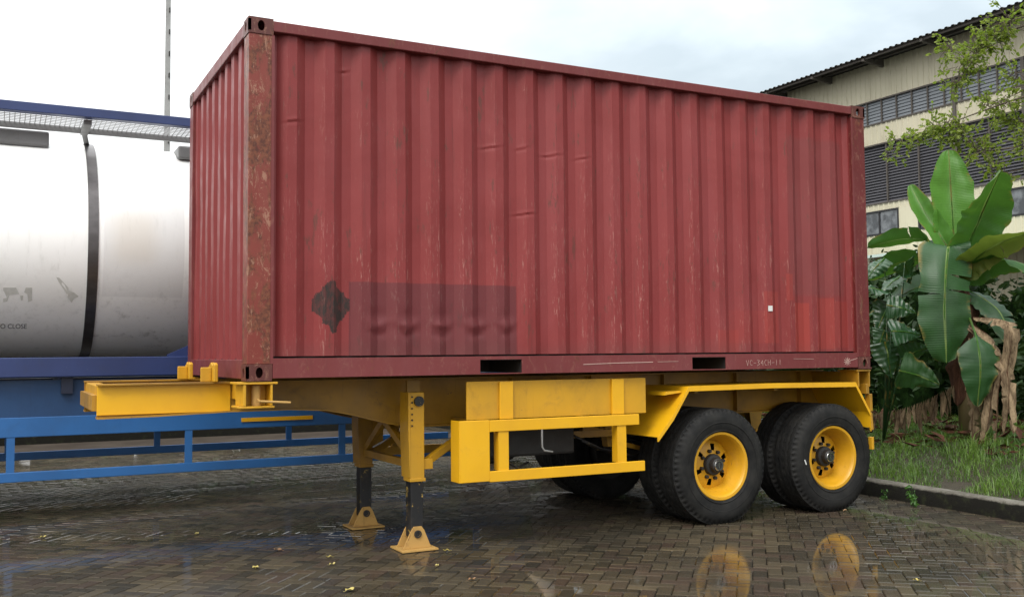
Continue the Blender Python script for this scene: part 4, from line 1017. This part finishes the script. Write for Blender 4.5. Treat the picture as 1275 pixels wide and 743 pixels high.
leaf_px(ban, 8.25, [(1184,348),(1160,352),(1125,366),(1080,396)], 32, 'ban_d', fold=.4, side=(.4,-.5,.6))
leaf_px(ban, 8.3, [(1196,345),(1215,322),(1245,302,8.2),(1285,290,8.1)], 36, 'ban_y', fold=.45, side=(.5,-.5,-.5), tears=4)
leaf_px(ban, 8.4, [(1198,350),(1228,330),(1262,325),(1300,345)], 34, 'ban', fold=.45, side=(.5,-.5,-.4), tears=3)
leaf_px(ban, 8.3, [(1200,380),(1212,408,8.1),(1219,436,8.0),(1221,470,8.0),(1217,506,8.05)], 50, 'ban_d', fold=.12, side=FS, prof_fn=lambda u: 0.04 if u < .35 else max(0,(min(1,(u-.35)/.16)**.6*min(1,(1-u)/.35)**.6)))
leaf_px(ban, 8.5, [(1202,360),(1225,372),(1245,390),(1262,430)], 34, 'ban_d', fold=.3, side=FS, tears=2)
for pts_ in ([(1200,360),(1206,390),(1197,440),(1192,505)],):
    leaf_px(ban, 8.35, pts_, 30, 'dryr', fold=.7, side=FS, tears=5, name='dead_leaf')
for pts_, wd_ in (([(1204,395),(1222,425),(1226,470),(1222,520)], 14), ([(1206,420),(1250,455),(1256,500),(1250,540)], 13), ([(1205,400),(1238,430),(1234,500),(1222,575)], 15), ([(1204,470),(1212,500),(1210,530),(1212,572)], 12), ([(1212,395),(1258,405),(1254,470),(1262,540)], 17), ([(1208,410),(1245,440),(1242,500),(1240,560)], 10)):
    leaf_px(ban, 8.2, pts_, wd_, 'dry', fold=1.0, side=FS, tears=7, name='dead_leaf', curl=.4)
# dead fronds drooping left with hanging fringe
fr = MB(); fr.rnd = []
for i in range(46):
    t = i/45; q = pt(1188-100*t, 478+34*t+8*math.sin(t*3), 0, 8.35-.2*t); s_ = random.uniform(.10,.36)*(1-.3*t)
    if random.random() < .25: s_ *= 1.4
    one_leaf(fr, q, s_, Vector((random.uniform(-.25,.15), random.uniform(-.2,.2), -1)).normalized(), .22)
fr.build('dead_frond', MT['dry'], ban)

ele = thing('broad_leaf_plant', 'glossy broad leaved plant between the container end and the banana stem', 'plant', (7.9, 1.55, .4))
es = MB()
def ele_leaf(px_, py_, X, size, side, droop, mat='ele'):
    c_ = pt(px_, py_, 0, X); dpt = (c_-CAM).dot(fw); s_ = size/FPX*dpt
    dirv = Vector(droop).normalized()
    lf, rb, mid = blade(ele, [c_-dirv*s_*.5, c_+Vector((0,0,.02)), c_+dirv*s_*.5], s_*.95, MT[mat], fold=.22, side=side, prof_fn=lambda u: (min(1,(u+.02)/.10)**.5)*max(0,(1-u**1.7)))
    rb.build('midrib', MT['ban_l'], lf)
    b0 = Vector((7.9,1.55,.40)); a_ = c_-dirv*s_*.5
    es.tube([b0, b0.lerp(a_,.5)+Vector((.05,0,.12)), a_], [.010,.007,.005], 7)
ele_leaf(1106, 448, 7.8, 46, FS, (.1,-.1,-1)); ele_leaf(1100, 395, 7.9, 40, FS, (-.3,.1,-.6)); ele_leaf(1112, 352, 8.0, 38, (.6,-.6,.4), (-.5,.2,-.4))
ele_leaf(1092, 362, 7.8, 34, (.7,-.5,-.3), (-.6,.2,.1)); ele_leaf(1122, 385, 7.9, 36, (.6,-.3,.6), (.5,-.4,-.2)); ele_leaf(1128, 415, 7.8, 40, (.5,.1,.6), (.8,-.3,-.12)); ele_leaf(1145, 470, 7.8, 52, (.2,-.4,.8), (.8,-.5,-.35), 'ban_d'); ele_leaf(1097, 425, 7.8, 30, FS, (-.2,.1,-.7)); ele_leaf(1140, 440, 8.0, 40, (.2,-.4,.8), (.8,-.4,.35))
ele_leaf(1090, 335, 8.1, 36, (.5,-.4,.5), (-.4,.2,-.5)); ele_leaf(1130, 340, 8.1, 34, (.5,-.4,.5), (.4,.2,-.5))
es.build('stem', MT['ban_d'], ele, smooth=True)

# grass on the bank, uncountable
gr = MB(); gr.rnd = []
random.seed(21)
for i in range(75000):
    y = random.uniform(-5.5, 6.5); x = kerb_x(y)+.13+random.random()**.8*3.2
    cl = mnoise.noise(Vector((x*2.2, y*2.2, 7)))
    if cl < -.5: continue
    z = bank_z(x, y); h = random.uniform(.035,.125)*(1+cl*1.1) * (1.0 if x-kerb_x(y) > .3 else .6)
    if random.random() < .06: h *= 1.7
    a = random.uniform(0, 6.28); ln = random.uniform(.15,1.5)*h; wv = random.uniform(.0022,.0048); dx, dy = math.cos(a), math.sin(a)
    k = len(gr.v); p = Vector((x, y, z-.01)); sx, sy = -dy*wv, dx*wv
    gr.v += [p+Vector((sx,sy,0)), p-Vector((sx,sy,0)), p+Vector((dx*ln*.35-sx*.8, dy*ln*.35-sy*.8, h*.65)), p+Vector((dx*ln*.35+sx*.8, dy*ln*.35+sy*.8, h*.65)), p+Vector((dx*ln, dy*ln, h*.92))]
    gr.f += [(k,k+1,k+2,k+3), (k+3,k+2,k+4)]; r_ = min(1,max(0,.4+cl*.6+random.uniform(-.3,.3))); gr.rnd += [r_]*5
gro = gr.build('grass', MT['grass']); tag(gro, 'rough green grass covering the bank above the kerb', 'grass', kind='stuff')
# dry litter under the banana
lt = MB(); lt.rnd = []
for i in range(900):
    y = random.uniform(-2.0, 4.5); x = kerb_x(y)+random.uniform(1.2, 3.6)
    one_leaf(lt, Vector((x, y, bank_z(x,y)+random.uniform(.01,.10))), random.uniform(.08,.30), Vector((random.gauss(0,1), random.gauss(0,1), random.gauss(0,.25))).normalized(), .25)
lo = lt.build('leaf_litter', MT['dryr']); tag(lo, 'brown dead leaf litter on the bank under the banana plants', 'leaf litter', kind='stuff')
# weeds at the kerb foot
def weed(label, px_, py_, n, s_, zb):
    q = pt(px_, py_, 2, zb); q.x = min(q.x, kerb_x(q.y)-.015)
    root = thing('weed', label, 'weed', q, 'weeds at the foot of the kerb'); m = MB(); m.rnd = []; st_ = MB()
    for k in range(n):
        a = random.uniform(0,6.28); h = random.uniform(.04,.17)*s_; tip = q+Vector((-.03-.05*random.random(), .05*math.sin(a), h))
        st_.tube([q, q.lerp(tip,.5)+Vector((0,0,.01)), tip], .0018, 5)
        for j in range(4): one_leaf(m, q.lerp(tip, .4+.2*j), .04*s_, None, .6)
    m.build('leaf', MT['weed'], root); st_.build('stem', MT['weed'], root)
weed('small green weed at the kerb foot, nearest the rear tyre', 1104, 622, 6, .7, 0.0)
weed('taller leafy green weed at the kerb foot, right of the small one', 1140, 630, 12, 1.2, 0.0)

# tree standing outside the frame whose branches hang in at the top right
random.seed(5)
tb = Vector((11.2, -2.2, .45))
tre = thing('tree', 'slender tree with yellow green leaves hanging over the banana plant', 'tree', tb)
tm_ = MB(); tm_.tube([tb, tb+Vector((-.05,.1,1.6)), tb+Vector((-.1,.35,3.4)), tb+Vector((-.3,.9,5.2)), tb+Vector((-.35,1.3,7.0))], [.16,.13,.11,.08,.05], 14)
tm_.build('trunk', MT['bark'], tre, smooth=True)
lv = MB(); lv.rnd = []; bk = MB()
def limb(a, b, r0, r1, sag=.1):
    n = 6; ps = []
    for i in range(n+1):
        t = i/n; p = a.lerp(b, t)+Vector((random.gauss(0,.03), random.gauss(0,.03), sag*math.sin(t*math.pi)+random.gauss(0,.02)))
        ps.append(p)
    bk.tube(ps, [r0+(r1-r0)*i/n for i in range(n+1)], 7); return ps
def twigs(ps, dens_, ln=.35, size=.062, start=1):
    dens = int(dens_*2.3)
    for k in range(start, len(ps)-0):
        for j in range(dens):
            p = ps[k]+Vector((random.gauss(0,.04), random.gauss(0,.04), random.gauss(0,.04)))
            d = Vector((random.gauss(0,1), random.gauss(0,1), random.gauss(-.1,.8))).normalized()*random.uniform(.15,ln)
            e2 = p+d; bk.tube([p, p+d*.5+Vector((0,0,.02)), e2], [.004,.003,.0015], 4)
            for q in range(random.randint(5,9)):
                u = random.uniform(.25,1.05); pp = p+d*u
                one_leaf(lv, pp, size*random.uniform(.6,1.2), (d.normalized()+Vector((random.gauss(0,.8), random.gauss(0,.8), random.gauss(-.2,.6)))).normalized(), .55)
def P3(px_, py_, X=9.4): return pt(px_, py_, 0, X)
tk1 = tb+Vector((-.1,.35,3.4)); tk2 = tb+Vector((-.25,.7,4.6)); tk3 = tb+Vector((-.3,.9,5.2)); tk0 = tb+Vector((-.07,.2,2.6))
twigs(limb(tk2, P3(1195,150,9.3), .035, .007), 8, .36, start=2)
twigs(limb(P3(1195,150,9.3), P3(1112,188,9.2), .008, .003, .05), 6, .24)
twigs(limb(tk1, P3(1225,190,9.4), .035, .006), 15, .42, start=3)
twigs(limb(tk1, P3(1268,150,9.8), .03, .006), 16, .42, start=2)
twigs(limb(tk3, P3(1185,60,9.6), .03, .004), 12, .40, start=2)
twigs(limb(P3(1235,45,9.7), P3(1190,105,9.4), .01, .003), 9, .32)
twigs(limb(tk3, P3(1250,30,9.8), .035, .005), 14, .42, start=2)
twigs(limb(tk2, P3(1262,90,9.7), .03, .005), 8, .34, start=4)
twigs(limb(tk1, P3(1250,215,9.5), .025, .005), 12, .32, start=4)
twigs(limb(tk2, P3(1230,130,9.6), .02, .004), 10, .30, start=4)
twigs(limb(P3(1225,190,9.4), P3(1170,170,9.3), .008, .002), 4, .25)
for i in range(12):   # the rest of the crown, above and beside the frame
    a = random.uniform(-.9, .9)-1.0; e2 = tb+Vector((random.uniform(-.6,2.2), random.uniform(-2.2,1.2), random.uniform(4.8,7.8)))
    twigs(limb(tb+Vector((-.2,.6,random.uniform(3.8,6.6))), e2, .035, .006), 7, .5)
for i in range(9):    # limbs of an unseen crown, enlarged to shade bank and container end
    a = i/9*6.283; e2 = tb+Vector((-.9+2.2*math.cos(a), -1.6+2.2*math.sin(a)-.4, 5.6+.6*math.sin(a*2)))
    limb(tb+Vector((-.2,.6,4.6)), e2, .04, .01)
leafcards(lv, (tb.x-1.6, tb.y-2.4, tb.z+5.6), (2.6,2.0,1.3), 5200, .16)  # leaf mass added out of view to cast shade on the bank
leafcards(lv, (tb.x+.4, tb.y-1.2, tb.z+6.6), (2.2,1.8,1.2), 3000, .16)
cr_ = bk.build('branch', MT['bark'], tre)
lv.build('crown', MT['tree'], tre)

# fallen leaves on the wet paving
def fallen(label, px_, py_, s_, mat='fallen', a=0.0):
    q = pt(px_, py_, 2, .004); m = MB(); m.rnd = []
    root_ = q; k = 0; N = 8; d = Vector((math.cos(a), math.sin(a), 0)); e2 = Vector((-d.y, d.x, 0)); r_ = random.random()
    for i in range(N+1):
        u = i/N; wv = s_*.28*math.sin(math.pi*min(.97,max(.03,u**.8)))
        for j in (-1,0,1): m.v.append(q+d*(u-.5)*s_+e2*j*wv+Vector((0,0,.003+.006*abs(j)+.010*math.sin(u*5+a)**2))); m.rnd.append(r_)
    for i in range(N):
        for j in (0,1): k = i*3+j; m.f.append((k,k+1,k+4,k+3))
    m.tube([q-d*s_*.5+Vector((0,0,.005)), q-d*s_*.75+Vector((0,0,.008))], .0012, 5); m.rnd += [r_]*(len(m.v)-len(m.rnd))
    o_ = m.build('fallen_leaf', MT[mat], smooth=True); tag(o_, label, 'leaf', 'fallen leaves on the wet paving'); return o_
fallen('yellow fallen leaf at the bottom edge left of the landing foot', 436, 735, .085, 'fallen', .5)
fallen('yellow fallen leaf left of the near landing leg, halfway to the bottom corner', 318, 707, .075, 'fallen', 1.4)
fallen('brownish fallen leaf left of the far landing foot', 346, 685, .08, 'fallenb', 2.2)
fallen('tan fallen leaf below and right of the near landing foot', 588, 722, .06, 'fallenb', .1)
fallen('small pale fallen leaf directly right of the near landing foot', 556, 686, .055, 'fallen', 2.7)
fallen('pale fallen leaf just under the near landing foot', 544, 705, .05, 'fallen', .9)
fallen('tiny pale fallen leaf left of the near landing foot, upper of the close pair', 410, 694, .05, 'fallen', 3.0)
fallen('tiny pale fallen leaf left of the near landing foot, lower of the close pair', 414, 703, .055, 'fallen', .3)
fallen('small yellow fallen leaf in the darker paving far left below the blue trailer', 245, 665, .06, 'fallen', 1.0)
fallen('tiny pale fallen leaf farthest left under the blue guard rail', 54, 669, .055, 'fallen', .4)
fallen('small tan fallen leaf in front of the rear tyre', 1052, 636, .06, 'fallenb', .4)
fallen('small pale fallen leaf on the paving in the lower right', 1141, 723, .045, 'fallen', 1.9)
